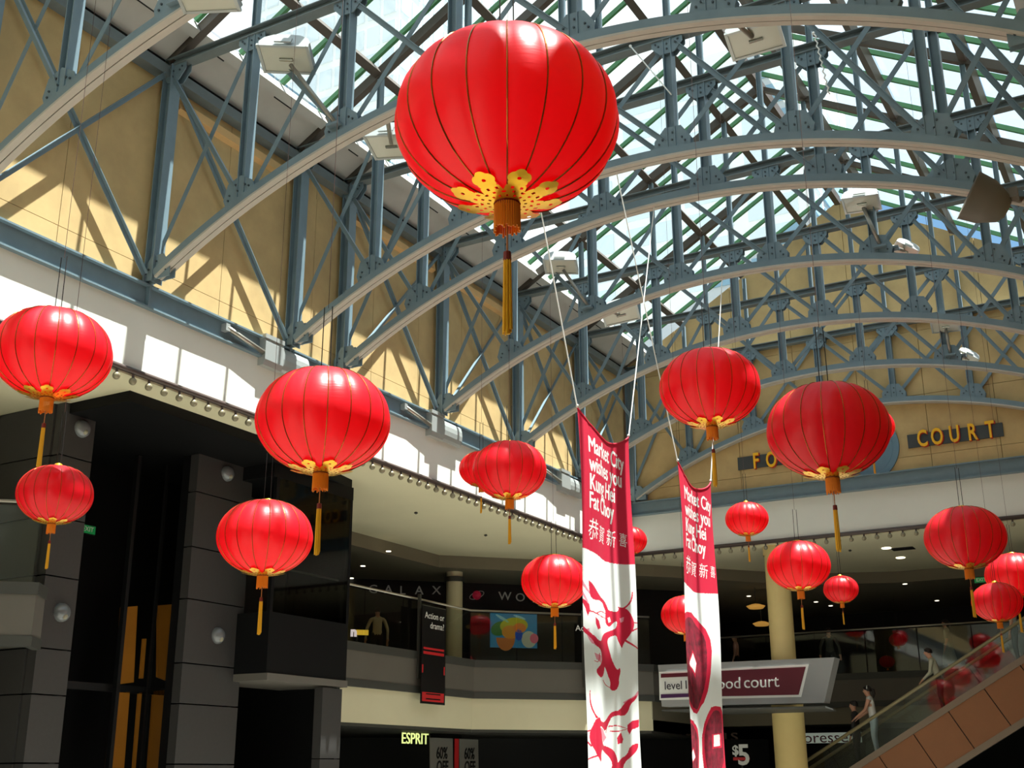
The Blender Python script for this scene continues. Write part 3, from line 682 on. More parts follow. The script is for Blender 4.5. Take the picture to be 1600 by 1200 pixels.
def lantern_meshes():
    D = {}
    mb = MB(); nr, ns = 30, NR*6
    for i in range(nr+1):
        r, z = lprof(i/nr)
        for j in range(ns): mb.v.append(lobed(r, z, 2*math.pi*j/ns))
    for i in range(nr):
        for j in range(ns): mb.f.append((i*ns+j, i*ns+(j+1) % ns, (i+1)*ns+(j+1) % ns, (i+1)*ns+j)); mb.m.append(0)
    D['shade'] = mb.mesh('shade', REDC); D['shade'].polygons.foreach_set('use_smooth', [True]*len(mb.f))
    mb = MB(); pts = []
    for i in range(nr+1):
        r, z = lprof(i/nr); p = Vector(lobed(r, z, 0)); nrm = Vector((r/LA**2, 0, z/LB**2)).normalized(); pts.append(p + nrm*.003)
    mb.tube(pts, .0045, 5); D['rib'] = mb.mesh('rib', GOLDL)
    # bottom gold foil petals, laid on the cloth
    mb = MB(); pt = []
    arc = [0]; tt = [i/400*.5 for i in range(401)]
    for a, b in zip(tt, tt[1:]):
        ra, za = lprof(a); rb, zb = lprof(b); arc.append(arc[-1]+math.hypot(rb-ra, zb-za))
    r00 = lprof(0)[0]
    def surf(rho, ph, lift=.012):
        s_ = max(0, rho-r00); k = min(range(401), key=lambda q: abs(arc[q]-s_)); r, z = lprof(tt[k])
        if rho < r00: r, z = rho, lprof(0)[1]
        n = Vector((r/LA**2, 0, z/LB**2)).normalized(); r2, z2 = r+n.x*lift, z+n.z*lift
        return (r2*math.cos(ph), r2*math.sin(ph), z2)
    NP = 8
    for k in range(NP):
        f0 = 2*math.pi*k/NP
        def loc(u, v): return surf(u, f0 + v/max(u, .05), .012 + .05*max(0, u-.12))
        # fretwork body with slots
        us = [.07, .088, .104, .122, .138, .156, .174, .19]
        for a in range(len(us)-1):
            wv = .46*us[a]*(1 if a < 4 else 1-.1*(a-3)); wn = .46*us[a+1]*(1 if a+1 < 4 else 1-.1*(a-2))
            cells = 7
            for c_ in range(cells):
                if a in (1, 3, 5) and ((c_+a//2) % 3 == 1): continue
                v0, v1 = -1+2*c_/cells, -1+2*(c_+1)/cells
                mb.face([loc(us[a], v0*wv), loc(us[a], v1*wv), loc(us[a+1], v1*wn), loc(us[a+1], v0*wn)])
        # flower end with a hole
        cu_, m_ = .236, 30
        out = []; inn = []
        for q in range(m_):
            an = 2*math.pi*q/m_; rr = .054*(1+.2*abs(math.cos(2.5*an)))
            out.append(loc(cu_+rr*math.cos(an), rr*math.sin(an))); inn.append(loc(cu_+.011*math.cos(an), .011*math.sin(an)))
        for q in range(m_): mb.face([out[q], out[(q+1) % m_], inn[(q+1) % m_], inn[q]])
    D['gold_petals'] = mb.mesh('gold_petals', GOLD)
    zb = lprof(0)[1]
    D['tassel_collar'] = MB().lathe([(.055, zb-.035), (.066, zb-.03), (.068, zb+.01), (.05, zb+.012)], n=20).mesh('tassel_collar', DRD)
    mb = MB()
    for k in range(34):
        a = 2*math.pi*k/34; r = .064; L = .15 + random.uniform(-.02, .01)
        x, y = r*math.cos(a), r*math.sin(a); mb.tube([(x, y, zb-.02), (x*1.03, y*1.03, zb-.02-L)], .0062, 4)
    D['fringe'] = mb.mesh('fringe', ORT)
    D['cord'] = MB().tube([(0, 0, zb-.02), (0, 0, zb-.30)], .005, 5).mesh('cord', mat('tassel cord', (170, 110, 60), .6))
    D['tassel_head'] = MB().lathe([(.004, zb-.28), (.02, zb-.285), (.022, zb-.33), (.018, zb-.335)], n=10).mesh('tassel_head', DRD)
    mb = MB()
    for k in range(16):
        a = 2*math.pi*k/16; r = .016 if k % 2 else .008; L = .40+random.uniform(-.03, .02)
        mb.tube([(r*math.cos(a), r*math.sin(a), zb-.33), (r*1.35*math.cos(a), r*1.35*math.sin(a), zb-.33-L)], .0055, 4)
    D['tassel'] = mb.mesh('tassel', YET)
    zt = lprof(1)[1]
    D['top_cap'] = MB().lathe([(.075, zt-.012), (.09, zt+.0), (.075, zt+.02), (.02, zt+.03), (.001, zt+.03)], n=18).mesh('top_cap', GOLD)
    D['top_collar'] = MB().lathe([(.22, zt-.055), (.16, zt-.02), (.08, zt+.015), (.05, zt+.05), (.001, zt+.06)], n=24).mesh('top_collar', GOLD)
    return D
LM = lantern_meshes()
def lantern(label, px, py, wpx, dia, hang=.62, collar=False, rot=0, tassel=True, ceil=None, group='red lanterns hung in the hall'):
    dep = FPX*dia/wpx; c = EYE + ray(px, py)*dep; s = dia/1.2
    t = thing('red_lantern', label, 'lantern', c, group, world=False); t.scale = (s, s, s); t.rotation_euler = (0, 0, rot)
    def P(n): o = link(n, LM[n], t); return o
    P('shade')
    for k in range(NR):
        o = P('rib'); o.rotation_euler = (0, 0, 2*math.pi*k/NR)
    for n in ('gold_petals', 'tassel_collar', 'fringe'): P(n)
    if tassel:
        P('cord'); o = P('tassel'); h = link('tassel_head', LM['tassel_head'], o)
    P('top_collar' if collar else 'top_cap')
    zt = lprof(1)[1]
    mb = MB()
    for dx in (-.045, .045): mb.tube([(dx, 0, zt+.01), (dx*.9, 0, zt+.01+hang/s)], .005/s, 5)
    mb.build('hanger_wire', WIRE, t)
    top = ceil or roofz(c.x)-.02
    zl = (top-c.z)/s
    MB().tube([(0, 0, zt+hang/s), (0, 0, zl)], .0028/s, 5).build('hanging_line', mat('thin brown line', (70, 40, 34), .6), t)
    return t
LAN = [('biggest red lantern, hanging high in front of the roof trusses', 792, 193, 351, 1.5, {}),
 ('large red lantern cut by the edge of the picture beside the white fascia', 82, 553, 181, 1.2, {}),
 ('small red lantern with a gold collar in front of the lift tower cladding', 86, 773, 116, .8, dict(collar=True)),
 ('large red lantern in front of the white fascia, above a smaller-looking one', 505, 658, 210, 1.2, {}),
 ('red lantern in front of the dark lift shaft, with a tassel to the lift glass', 414, 840, 149, 1.2, {}),
 ('red lantern overlapping a second one before the sunlit fascia', 796, 735, 116, 1.2, {}),
 ('smaller red lantern half hidden behind another before the sunlit fascia', 752, 733, 70, .9, {}),
 ('red lantern touching the dragon banner near the gallery rail', 866, 908, 104, 1.2, {}),
 ('small red lantern mostly hidden behind the dragon banner', 983, 845, 56, .9, {}),
 ('large red lantern above the coin banner, before the blue-grey trusses', 1109, 607, 157, 1.2, {}),
 ('large red lantern hiding part of the FOOD lettering', 1294, 673, 190, 1.2, {}),
 ('red lantern almost wholly hidden behind the large one at the FOOD lettering', 1360, 668, 74, .95, {}),
 ('small red lantern with a pale top against the end fascia', 1167, 811, 67, .9, dict(collar=True)),
 ('red lantern with a bright sunlit top beside the yellow column', 1248, 884, 98, 1.2, {}),
 ('smallest red lantern, hanging low between column and food court', 1314, 921, 54, .8, dict(collar=True)),
 ('red lantern crossing the bulb rail at the food court end', 1508, 840, 123, 1.2, {}),
 ('red lantern cut by the picture edge above the escalator', 1585, 899, 88, 1.2, {}),
 ('low flattened red lantern just above the escalator handrail', 1558, 941, 77, .9, dict(collar=True)),
 ('red lantern half covered by the coin banner', 1071, 961, 76, .9, {})]
for i, (lb, px, py, wp, d, k) in enumerate(LAN): lantern(lb, px, py, wp, d, rot=.07*i, **k)
lantern('added dark red lantern standing in for a reflection in the food court glass', 1403, 1000, 27, .56, tassel=False, ceil=7.25, group='lanterns standing in for reflections')  # small lanterns added in place of lantern reflections in the glass
lantern('added dark red lantern standing in for a lower reflection, cut by the parapet', 1386, 1034, 24, .50, tassel=False, ceil=7.25, group='lanterns standing in for reflections')

# ------------------------------------------------------------------ banners
import numpy as np
BRED = cloth('red banner cloth', (206, 22, 60), (214, 30, 70), .25, .7); BWHT = cloth('white banner cloth', (240, 242, 240), (230, 240, 240), .3, .75)
BMAR = mat('maroon coin print', (124, 10, 38), .7, 0, .7, 9); BPNK = cloth('pink print', (232, 150, 168), (230, 150, 170), .3, .75)
def inpoly(P, Y, Z):
    r_ = np.zeros(len(Y), bool); n = len(P)
    for i in range(n):
        (a, b), (c, d) = P[i], P[(i+1) % n]
        if b == d: continue
        cnd = (b > Z) != (d > Z); r_ ^= cnd & (Y < (c-a)*(Z-b)/(d-b)+a)
    return r_
def ribbon(pts, w0, w1=None):
    w1 = w0*.4 if w1 is None else w1; L = []; Rr = []
    for i, p in enumerate(pts):
        a = Vector(pts[max(i-1, 0)]); b = Vector(pts[min(i+1, len(pts)-1)]); d = (b-a).normalized(); n = Vector((-d.y, d.x)); w_ = w0+(w1-w0)*i/(len(pts)-1)
        L.append(tuple(Vector(p)+n*w_/2)); Rr.append(tuple(Vector(p)-n*w_/2))
    return L + Rr[::-1]
def smooth(P, it=2, closed=True):
    for _ in range(it):
        Q = []
        n = len(P)
        for i in range(n if closed else n-1):
            a, b = P[i], P[(i+1) % n]; Q += [(a[0]*.75+b[0]*.25, a[1]*.75+b[1]*.25), (a[0]*.25+b[0]*.75, a[1]*.25+b[1]*.75)]
        P = Q if closed else [P[0]]+Q+[P[-1]]
    return P
TXT = [('Market City', (916, 698), (977.5, 723), .33, None), ('wishes you', (917, 725), (974.5, 750), .33, None), ('Kung Hei', (918.5, 752), (965.5, 776), .33, None), ('Fat Choy', (918.5, 778), (964.5, 805), .33, None)]
def banner(label, xb, y0, y1, ztop, edge, prints, lines, strings, dy=0, dz=0, seed=0):
    t = thing('hanging_banner', label, 'banner', (xb, (y0+y1)/2, 1.0))
    NU, NV = 200, 620; zb = 1.0
    u = np.linspace(0, 1, NU+1); v = np.linspace(0, 1, NV+1); U, V = np.meshgrid(u, v)
    sag = .30*4*U*(1-U)*(1-.15*U); top = ztop - sag
    Z = top + (zb-top)*V
    Yc = y0 + (y1-y0)*(U + (.02*np.sin(V*3))*(.5-U)*2)
    kb = np.clip((U-.78)/.22, 0, 1)
    Xo = .035*np.sin(U*7+seed+V*1.2) + .02*np.sin(U*17+2+V*2.5)*V - .03*kb - .008*np.exp(-((U-.15)/.02)**2) - .05*V*np.sin(U*3.1)
    X = xb + Xo + .02*np.sin(V*9+U*4)
    Yc = Yc - .02*kb
    yc = (Yc[:-1, :-1]+Yc[1:, 1:]).ravel()/2; zc = (Z[:-1, :-1]+Z[1:, 1:]).ravel()/2
    def px2(p): q = atx(p[0], p[1], xb); return (q.y, q.z)
    mi = np.ones(len(yc), int)
    ed = [px2(p) for p in edge]; ed = [(y0-1, ed[0][1])] + smooth(ed, 2, False) + [(y1+1, ed[-1][1])]
    zr = np.interp(yc, [e[0] for e in ed], [e[1] for e in ed]); mi[zc > zr] = 0
    for P, m in prints:
        P = [px2(p) for p in P]; mi[inpoly(P, yc, zc)] = m
    wmask = np.zeros(len(yc), bool)
    def raster(me, f):
        co = [f(w_.co.x, w_.co.y) for w_ in me.vertices]
        for p in me.polygons:
            q = [co[i] for i in p.vertices]; a0 = min(z[0] for z in q); a1 = max(z[0] for z in q); b0 = min(z[1] for z in q); b1 = max(z[1] for z in q)
            sel = np.where((yc > a0) & (yc < a1) & (zc > b0) & (zc < b1))[0]
            if len(sel): wmask[sel[inpoly(q, yc[sel], zc[sel])]] = True
    ref = lambda p: (lambda q: (q.y, q.z))(atx(p[0], p[1], -7.15))
    for s, a, b, size, _ in lines:
        me = text_mesh(s, 1.0, 0, 0, 'LEFT', sx=1.0); xs_ = [w_.co.x for w_ in me.vertices]; x0, x1 = min(xs_), max(xs_)
        A, B = ref(a), ref(b); k = (B[0]-A[0])/(x1-x0); zz_ = (A[1]+B[1])/2
        [raster(me, lambda x, y: (A[0]+dy+(x-x0)*k+o1, zz_+dz+y*size+o2)) for o1, o2 in ((-.009, 0), (.009, 0), (0, .005), (0, -.005))]; bpy.data.meshes.remove(me)
    for ch, p, h in (('恭', (925, 827), .33), ('賀', (942.5, 835), .27), ('新', (960, 840), .27), ('喜', (976, 843), .22)):
        me = text_mesh(ch, 1.0, 0, 0, 'CENTER', shear=.15); A = ref(p); ys_ = [w_.co.y for w_ in me.vertices]; c_ = (min(ys_)+max(ys_))/2
        raster(me, lambda x, y: (A[0]+dy+x*h*1.1, A[1]+dz+(y-c_)*h)); bpy.data.meshes.remove(me)
    mi[wmask] = 1
    verts = np.stack([X.ravel(), Yc.ravel(), Z.ravel()], 1); me = bpy.data.meshes.new('fabric'); W_ = NU+1
    idx = np.arange(NV)[:, None]*W_ + np.arange(NU)[None, :]
    F = np.stack([idx, idx+1, idx+W_+1, idx+W_], 2).reshape(-1, 4)
    me.vertices.add(len(verts)); me.vertices.foreach_set('co', verts.ravel()); me.loops.add(F.size); me.loops.foreach_set('vertex_index', F.ravel())
    me.polygons.add(len(F)); me.polygons.foreach_set('loop_start', np.arange(0, F.size, 4)); me.update(calc_edges=True)
    for m in (BRED, BWHT, BMAR, BPNK): me.materials.append(m)
    me.polygons.foreach_set('material_index', mi.astype(np.int32)); me.polygons.foreach_set('use_smooth', [True]*len(F)); me.update(); me.validate()
    link('fabric', me, t)
    part('hem', MB().tube([tuple(verts[i]) for i in range(0, NU+1, 10)], .012, 6), BRED, t)
    for k, (end, m) in enumerate(strings):
        s_ = verts[0] if k == 0 else verts[NU]
        part('cord', MB().tube([tuple(s_), end], .009, 6), WHITE, t); part('knot', sphere_mb(Vector(s_)+Vector((0, 0, .03)), .022, 8, 6), WHITE, t)
    return t
K = lambda P: [(880+a/4, 900+b/4) for a, b in P]
def Rb(P, w, w1=None): return K(smooth(ribbon([Vector(p) for p in smooth(P, 2, False)], w, w1), 0))
A1 = [(160,20),(185,50),(215,100),(245,130),(280,150),(300,190),(305,215),(350,225),(360,205),(350,190),(385,200),(405,210),(425,250),(437,300),(430,340),(410,380),(385,420),(375,455),(365,430),(350,400),(345,370),(320,375),(300,390),(297,420),(310,470),(320,520),(335,560),(350,590),(365,570),(370,600),(360,640),(362,680),(345,715),(320,715),(312,700),(315,660),(300,620),(290,590),(275,560),(270,600),(250,630),(225,635),(200,610),(200,580),(235,550),(245,520),(240,480),(230,455),(205,440),(190,420),(185,400),(150,365),(110,330),(110,300),(150,335),(190,370),(215,400),(240,410),(260,370),(290,350),(330,335),(345,320),(350,280),(330,290),(310,320),(290,300),(285,260),(290,220),(275,190),(265,165),(230,150),(190,150),(170,120),(160,60)]
B1 = [(215,880),(225,910),(265,915),(290,905),(310,870),(330,845),(370,840),(410,780),(440,760),(460,740),(455,770),(430,800),(420,850),(400,875),(360,870),(325,880),(315,910),(300,950),(295,990),(275,960),(250,950),(215,935),(230,975),(240,1020),(270,1060),(310,1065),(345,1090),(365,1140),(370,1170),(390,1140),(420,1120),(435,1060),(470,1040),(468,1080),(440,1130),(410,1165),(400,1230),(330,1230),(340,1170),(320,1130),(300,1110),(270,1090),(240,1085),(230,1120),(235,1150),(225,1165),(200,1120),(175,1075),(155,1040),(150,990),(165,950),(185,905),(200,890)]
DR = [(Rb([(105, 20), (140, 70), (170, 110)], 22, 6), 3), (Rb([(110, 90), (150, 150), (175, 230)], 18, 6), 3), (K([(190,480),(240,500),(235,545),(200,520)]), 3), (Rb([(150, 330), (170, 400), (200, 430)], 26, 8), 3), (K([(200,940),(260,960),(300,1010),(270,1040),(225,1000)]), 3), (Rb([(400, 800), (450, 760), (470, 720)], 30, 10), 3),
      (K(smooth(A1, 1)), 0), (K(smooth(B1, 1)), 0), (K([(105,130),(140,150),(165,180),(168,220),(155,250),(140,200),(125,170),(105,155)]), 0), (K([(200,255),(225,280),(240,325),(215,335),(202,300)]), 0),
      (Rb([(380, 205), (410, 180), (424, 140), (426, 100)], 11, 4), 0), (Rb([(390, 400), (430, 430), (468, 462)], 14, 5), 0), (Rb([(200, 235), (250, 215), (300, 240)], 8), 0), (Rb([(170, 215), (230, 245), (290, 265)], 8), 0), (Rb([(425, 290), (460, 297)], 9, 4), 0), (Rb([(425, 345), (465, 320)], 9, 4), 0), (Rb([(255, 650), (295, 690), (330, 700)], 7), 0), (Rb([(225, 480), (215, 540), (190, 530)], 7), 0),
      (Rb([(200, 888), (172, 840), (158, 780), (160, 715)], 12, 4), 0), (Rb([(160, 965), (112, 978)], 12, 5), 0), (Rb([(165, 1065), (135, 1035), (112, 1010)], 13, 5), 0), (Rb([(215, 1120), (160, 1135), (112, 1162)], 13, 5), 0), (K([(360,1010),(385,975),(400,1020),(395,1045),(365,1050)]), 0), (K([(420,930),(440,905),(474,898),(474,942),(440,960),(430,990),(420,965)]), 0), (Rb([(310, 940), (360, 933), (410, 950)], 9), 0), (Rb([(320, 968), (370, 972), (420, 955)], 8), 0),
      (K([(300,262),(312,255),(318,285),(305,290)]), 1), (K([(362,265),(385,255),(382,285),(366,290)]), 3), (K([(283,965),(296,960),(292,985),(280,985)]), 1)]
CO = []
for o_, i_, d_o, d_i in (([(745,235),(780,222),(820,228),(860,265),(895,330),(915,400),(922,470),(918,600),(908,720),(895,790),(870,840),(840,862),(815,850),(785,805),(757,760),(740,700),(737,600),(737,450),(737,300)], [(740,300),(780,255),(815,258),(850,295),(885,355),(900,430),(903,600),(893,720),(875,800),(850,835),(825,830),(795,790),(765,735),(750,640),(742,450)], [(822,460),(858,545),(838,638),(792,548)], [(822,480),(852,545),(836,608),(797,548)]),
  ([(752,900),(790,895),(815,905),(845,955),(865,1020),(872,1100),(865,1230),(752,1230)], [(752,935),(790,915),(812,930),(838,980),(852,1050),(853,1120),(845,1230),(752,1230)], [(782,1110),(812,1070),(832,1135),(803,1172)], [(787,1115),(810,1082),(826,1132),(804,1160)]),
  ([(925,820),(950,812),(985,818),(1000,850),(1010,900),(1030,1000),(1030,1230),(912,1230),(897,1100),(893,1000),(900,920),(912,860)], [(930,850),(955,838),(980,845),(992,880),(1003,950),(1012,1230),(925,1230),(908,1100),(903,1000),(910,920)], [(935,990),(995,982),(998,1072),(940,1080)], [(945,996),(985,990),(988,1062),(948,1066)])):
    CO += [(K(o_), 0), (K(smooth(i_, 1)), 2), (K(d_o), 0), (K(d_i), 1)]
b1 = atx(902, 637, -7.15); b1r = atx(985, 682, -7.15); b2 = atx(1056, 722, -7.2); b2r = atx(1112, 752, -7.2)
banner('red and white hanging banner with a crimson dragon and Kung Hei Fat Choy', -7.15, b1.y, b1r.y, b1.z, [(904, 855), (915, 857), (935, 868), (955, 878), (975, 882), (990, 882)], DR, TXT, [((-7.15, 12.7, 11.1), 0), ((-7.15, 17.7, 11.1), 0)])
banner('red and white hanging banner with three crimson square-holed coins', -7.2, b2.y, b2r.y, b2.z, [(1061, 907), (1070, 911), (1082, 919), (1096, 927), (1123, 928)], CO, TXT, [((-7.2, 16.2, 11.1), 0), ((-7.2, 21.25, 11.1), 0)], b2.y-b1.y-.02, b2.z-b1.z, 1.3)
# ------------------------------------------------------------------ shop signs and posters
NEON = mat('pale neon letter', (226, 240, 150), .5, emit=1.3); GREYL = mat('dim silver letter', (150, 148, 140), .4, emit=.12)
gx = thing('shop_sign', 'GALAXY WORLD letters on the black shop front behind the side gallery', 'sign', diag(640, 925, -51))
for ch, px, py in [('G', 583, 921), ('A', 607, 921.5), ('L', 629, 923), ('A', 655, 923), ('X', 682, 923), ('Y', 708, 925), ('W', 789, 932), ('O', 813, 934), ('R', 837, 936), ('L', 861, 938), ('D', 885, 940)]:
    put_text('letter', ch, .36, GREYL, gx, diag(px, py, -50.97), dd, (0, 0, 1), .03, sx=1.1)
e_ = diag(745, 930, -50.95)
RSP = mat('red planet emblem', (190, 40, 66), .4, emit=.15)
part('planet', sphere_mb(e_, .14, 16, 10), RSP, gx, True)
mb = MB(); pts = []
for k in range(25):
    a = 2*math.pi*k/24; v = Vector((math.cos(a)*.24, math.sin(a)*.1)); c2, s2 = math.cos(.4), math.sin(.4)
    pts.append(e_ + dd*(v.x*c2-v.y*s2) + Vector((0, 0, v.x*s2+v.y*c2)))
part('planet_ring', mb.tube(pts, .012, 5, cap=False), GREYL, gx)

def plate(mb, c, right, w_, h_, th, n, mi=0): c = Vector(c); right = Vector(right); mb.beam(c-right*w_/2, c+right*w_/2, th, h_, tuple(n), mi); return mb
RDP = mat('poster red', (196, 36, 40), .5); BKP = mat('poster black', (14, 13, 15), .4)
def action_poster(label, c, right, n, w_, q=1.0):
    t = thing('hanging_poster', label, 'poster', c, 'black cinema posters on the gallery rail'); c = Vector(c); right = Vector(right).normalized(); n = Vector(n).normalized(); Z = Vector((0, 0, 1))
    part('sheet', plate(MB(), c, right, w_, 2.0*q, .02, n), BKP, t)
    put_text('lettering', 'Action or', .19*q, WHITE, t, c+Z*.80*q+n*.014+right*.42*w_, right, Z, .003, align='RIGHT')
    put_text('lettering', 'drama?', .19*q, WHITE, t, c+Z*.60*q+n*.014+right*.42*w_, right, Z, .003, align='RIGHT')
    for dz_, h_ in ((.12, .05), (.03, .07)): part('red_stripe', plate(MB(), c+Z*dz_*q+n*.012, right, w_*.86, h_, .004, n), RDP, t)
    part('red_block', plate(MB(), c-Z*.86*q+n*.012, right, w_*.9, .22, .004, n), RDP, t)
    for dz_ in (.80, .90): part('small_print', plate(MB(), c-Z*dz_*q+n*.016, right, w_*.6, .03, .003, n), BKP, t)
    for s_ in (-1, 1): part('side_mark', plate(MB(), c-Z*.30*q+right*s_*w_*.45+n*.012, right, .05, .2, .004, n), RDP, t)
    part('hanging_rod', MB().tube([c+Z*1.0*q-right*w_/2, c+Z*1.0*q+right*w_/2], .015, 6), GREYD, t)
    part('bracket', MB().tube([c+Z*1.0*q, c+Z*1.0*q-n*.25], .012, 5), GREYD, t)
action_poster('black hanging poster reading Action or drama, in full view by the lift', (-16.95, 25.8, 4.48), (0, 1, 0), (1, 0, 0), 1.1, 1.2)
action_poster('black hanging poster edge-on beside the dragon banner', (-14.5, 30.35, 4.48), (.8, .6, 0), (.6, -.8, 0), .6, 1.2)

# backlit poster of a fruit cup
jp = thing('fruit_poster', 'backlit blue poster of a fruit cup on the gallery shop front', 'poster', diag(802, 1015, -49.5))
c0 = diag(766, 958, -49.5); c1 = diag(839, 1013, -49.5); wj = (c1-c0).dot(dd); hj = c0.z-c1.z; oj = c0.lerp(c1, .5)
def jcol(n, c, e=.16): return mat(n, c, .5, emit=e)
part('light_panel', plate(MB(), oj, dd, wj, hj, .06, nn), jcol('poster blue', (40, 140, 190)), jp)
def ell(nm, u, v, a, b, m, lay, ang=0, arc=(0, 360)):
    pts = []
    for k in range(25):
        t_ = R(arc[0]+(arc[1]-arc[0])*k/24); x, y = a*math.cos(t_), b*math.sin(t_)
        pts.append((x*math.cos(ang)-y*math.sin(ang), x*math.sin(ang)+y*math.cos(ang)))
    P = [oj + dd*((u-.5)*wj + x*wj) + Vector((0, 0, (.5-v)*hj + y*wj)) + nn*(.032+.004*lay) for x, y in pts]
    mb = MB(); mb.face(P); Q = [p+nn*.003 for p in P]; mb.face(Q)
    for k in range(24): mb.face([P[k], P[k+1], Q[k+1], Q[k]])
    return part(nm, mb, m, jp)
ell('leaf', .2, .45, .2, .14, jcol('poster green', (40, 120, 50)), 1, .4); ell('fruit', .5, .36, .3, .17, jcol('poster lime', (190, 190, 40)), 2, .1)
ell('fruit', .42, .55, .18, .14, jcol('poster gold', (220, 150, 40)), 3); ell('fruit', .62, .42, .14, .1, jcol('poster orange', (226, 130, 40)), 4)
ell('cup', .32, .72, .2, .26, jcol('poster cup', (196, 116, 50)), 3, 0, (180, 360)); ell('drop', .6, .62, .08, .12, jcol('poster deep blue', (20, 80, 190)), 4)
ell('bowl', .82, .75, .16, .17, jcol('poster cream', (190, 196, 170)), 3); ell('berry', .93, .72, .09, .1, jcol('poster pink', (226, 110, 130)), 5); ell('splash', .25, .15, .16, .03, jcol('poster pale', (150, 210, 220)), 2, -.5); ell('splash', .62, .1, .14, .025, jcol('poster pale', (150, 210, 220)), 2, -.3)

# ground floor shop signs
XS = -18.6
es_ = thing('shop_sign', 'glowing ESPRIT letters half hidden in the dark ground floor shop', 'sign', atx(646, 1160, XS))
A = atx(627, 1154, XS); B = atx(668, 1157, XS)
put_text('lettering', 'ESPRIT', .40, NEON, es_, A, (0, 1, 0), (0, 0, 1), .02, align='LEFT', sx=1.1)
part('mask_panel', MB().box((XS+.05, B.y, 1.5), (XS+.08, B.y+1.6, 2.66)), BLACKM, es_)
def sale(label, px0, px1, py0, py1, tl):
    P0 = atx(px0, py0, XS+.3); P1 = atx(px1, py1, XS+.3)
    t = thing('sale_poster', label, 'poster', (XS+.3, P0.y, 1), 'sale posters in the ground floor window')
    m = mat('dim white poster', (120, 118, 112), .6)
    part('sheet', MB().prism([(P0.y, 2.55), (P1.y, 2.55), (P1.y+.06, .9), (P0.y+.06, .9)], 'x', XS+.3, XS+.32), m, t)
    cy = (P0.y+P1.y)/2
    put_text('lettering', '60%', .42, BLACKM, t, (XS+.33, cy+.02, 2.15), (0, 1, 0), (0, .05, 1), .004, bold=.01, sx=.78)
    put_text('lettering', 'OFF', .42, BLACKM, t, (XS+.33, cy+.05, 1.80), (0, 1, 0), (0, .05, 1), .004, bold=.01, sx=.78)
sale('white 60% OFF poster beside the glowing shop letters', 671, 706, 1150, 1200, 0)
sale('white 60% OFF poster further along, past the red strip', 717, 746, 1150, 1200, 0)
a_ = atx(710, 1155, XS+.3); b_ = atx(716, 1155, XS+.3)
tag(MB().box((XS+.3, a_.y, .9), (XS+.32, b_.y, 2.55)).build('red_window_strip', RDP), 'narrow red strip between the two 60% OFF posters', 'window strip')
YP = 39.3
bp = thing('shop_sign', 'white shop fascia with dark red letters behind the escalator', 'sign', aty(1298, 1160, YP))
p0 = aty(1236, 1146, YP); p1 = aty(1346, 1160, YP)
part('panel', MB().box((p0.x, YP, p1.z), (p1.x, YP+.1, p0.z)), mat('lit sign panel', (190, 200, 186), .5, emit=.35), bp)
put_text('lettering', 'oresse', .47, mat('dark red letter', (104, 30, 40), .5), bp, ((p0.x+p1.x)/2, YP-.01, (p0.z+p1.z)/2), (1, 0, 0), (0, 0, 1), .01, sx=1.15)
cs = thing('shop_sign', 'dim brown lettering above the shop behind the coin banner', 'sign', aty(1095, 1155, YP))
put_text('lettering', 'curious', .54, mat('dim brown letter', (84, 66, 54), .5, emit=.1), cs, aty(1092, 1150, YP), (1, 0, 0), (0, 0, 1), .02, sx=1.5, spacing=1.15)
ds = thing('price_sign', 'small white and red $5 price sign beside the coin banner', 'sign', aty(1156, 1195, 34))
c = aty(1158, 1181, 34)
put_text('lettering', '$', .36, WHITE, ds, c+Vector((-.16, 0, .14)), (1, 0, 0), (0, 0, 1), .02, bold=.01); put_text('lettering', '5', .78, WHITE, ds, c+Vector((.08, 0, 0)), (1, 0, 0), (0, 0, 1), .02, bold=.015)
part('red_band', MB().box((c.x-.24, 34.0, c.z-.12), (c.x+.24, 34.03, c.z-.04)), RDP, ds)
part('stand', MB().box((c.x-.02, 34.03, 0), (c.x+.02, 34.06, c.z-.1)), GREYD, ds)
ms = thing('counter_sign', 'small lit red and yellow counter sign at the gallery beside the lift', 'sign', diag(556, 995, -47))
c = diag(557, 988, -47)
part('light_panel', plate(MB(), c+dd*.16, dd, .34, .14, .03, nn), mat('yellow sign glow', (236, 190, 60), .5, emit=.8), ms)
put_text('lettering', 'n', .34, mat('white red letter', (240, 220, 220), .5, emit=1.0), ms, c-dd*.08+nn*.03, dd, (0, 0, 1), .03, bold=.02)
part('stand', MB().box((c.x-.02, c.y+.02, 4.38), (c.x+.02, c.y+.06, c.z-.05)), GREYD, ms)
for (px, py, y, lb) in ((1181, 948, 37, 'upper oval amber pendant lamp in the food court beside the yellow column'), (1190, 975, 39.5, 'lower oval amber pendant lamp in the food court beside the yellow column')):
    p = aty(px, py, y); t = thing('pendant_lamp', lb, 'pendant lamp', p, 'amber pendants in the food court')
    part('shade', MB().lathe([(.001, .1), (.12, .08), (.3, .02), (.22, -.06), (.001, -.08)], p, 20), mat('amber shade', (230, 170, 80), .5, emit=.5), t, True)
    part('rod', MB().tube([(p.x, p.y, p.z+.08), (p.x, p.y, 7.6 if y < 38 else 7.25)], .012, 5), GREYD, t)

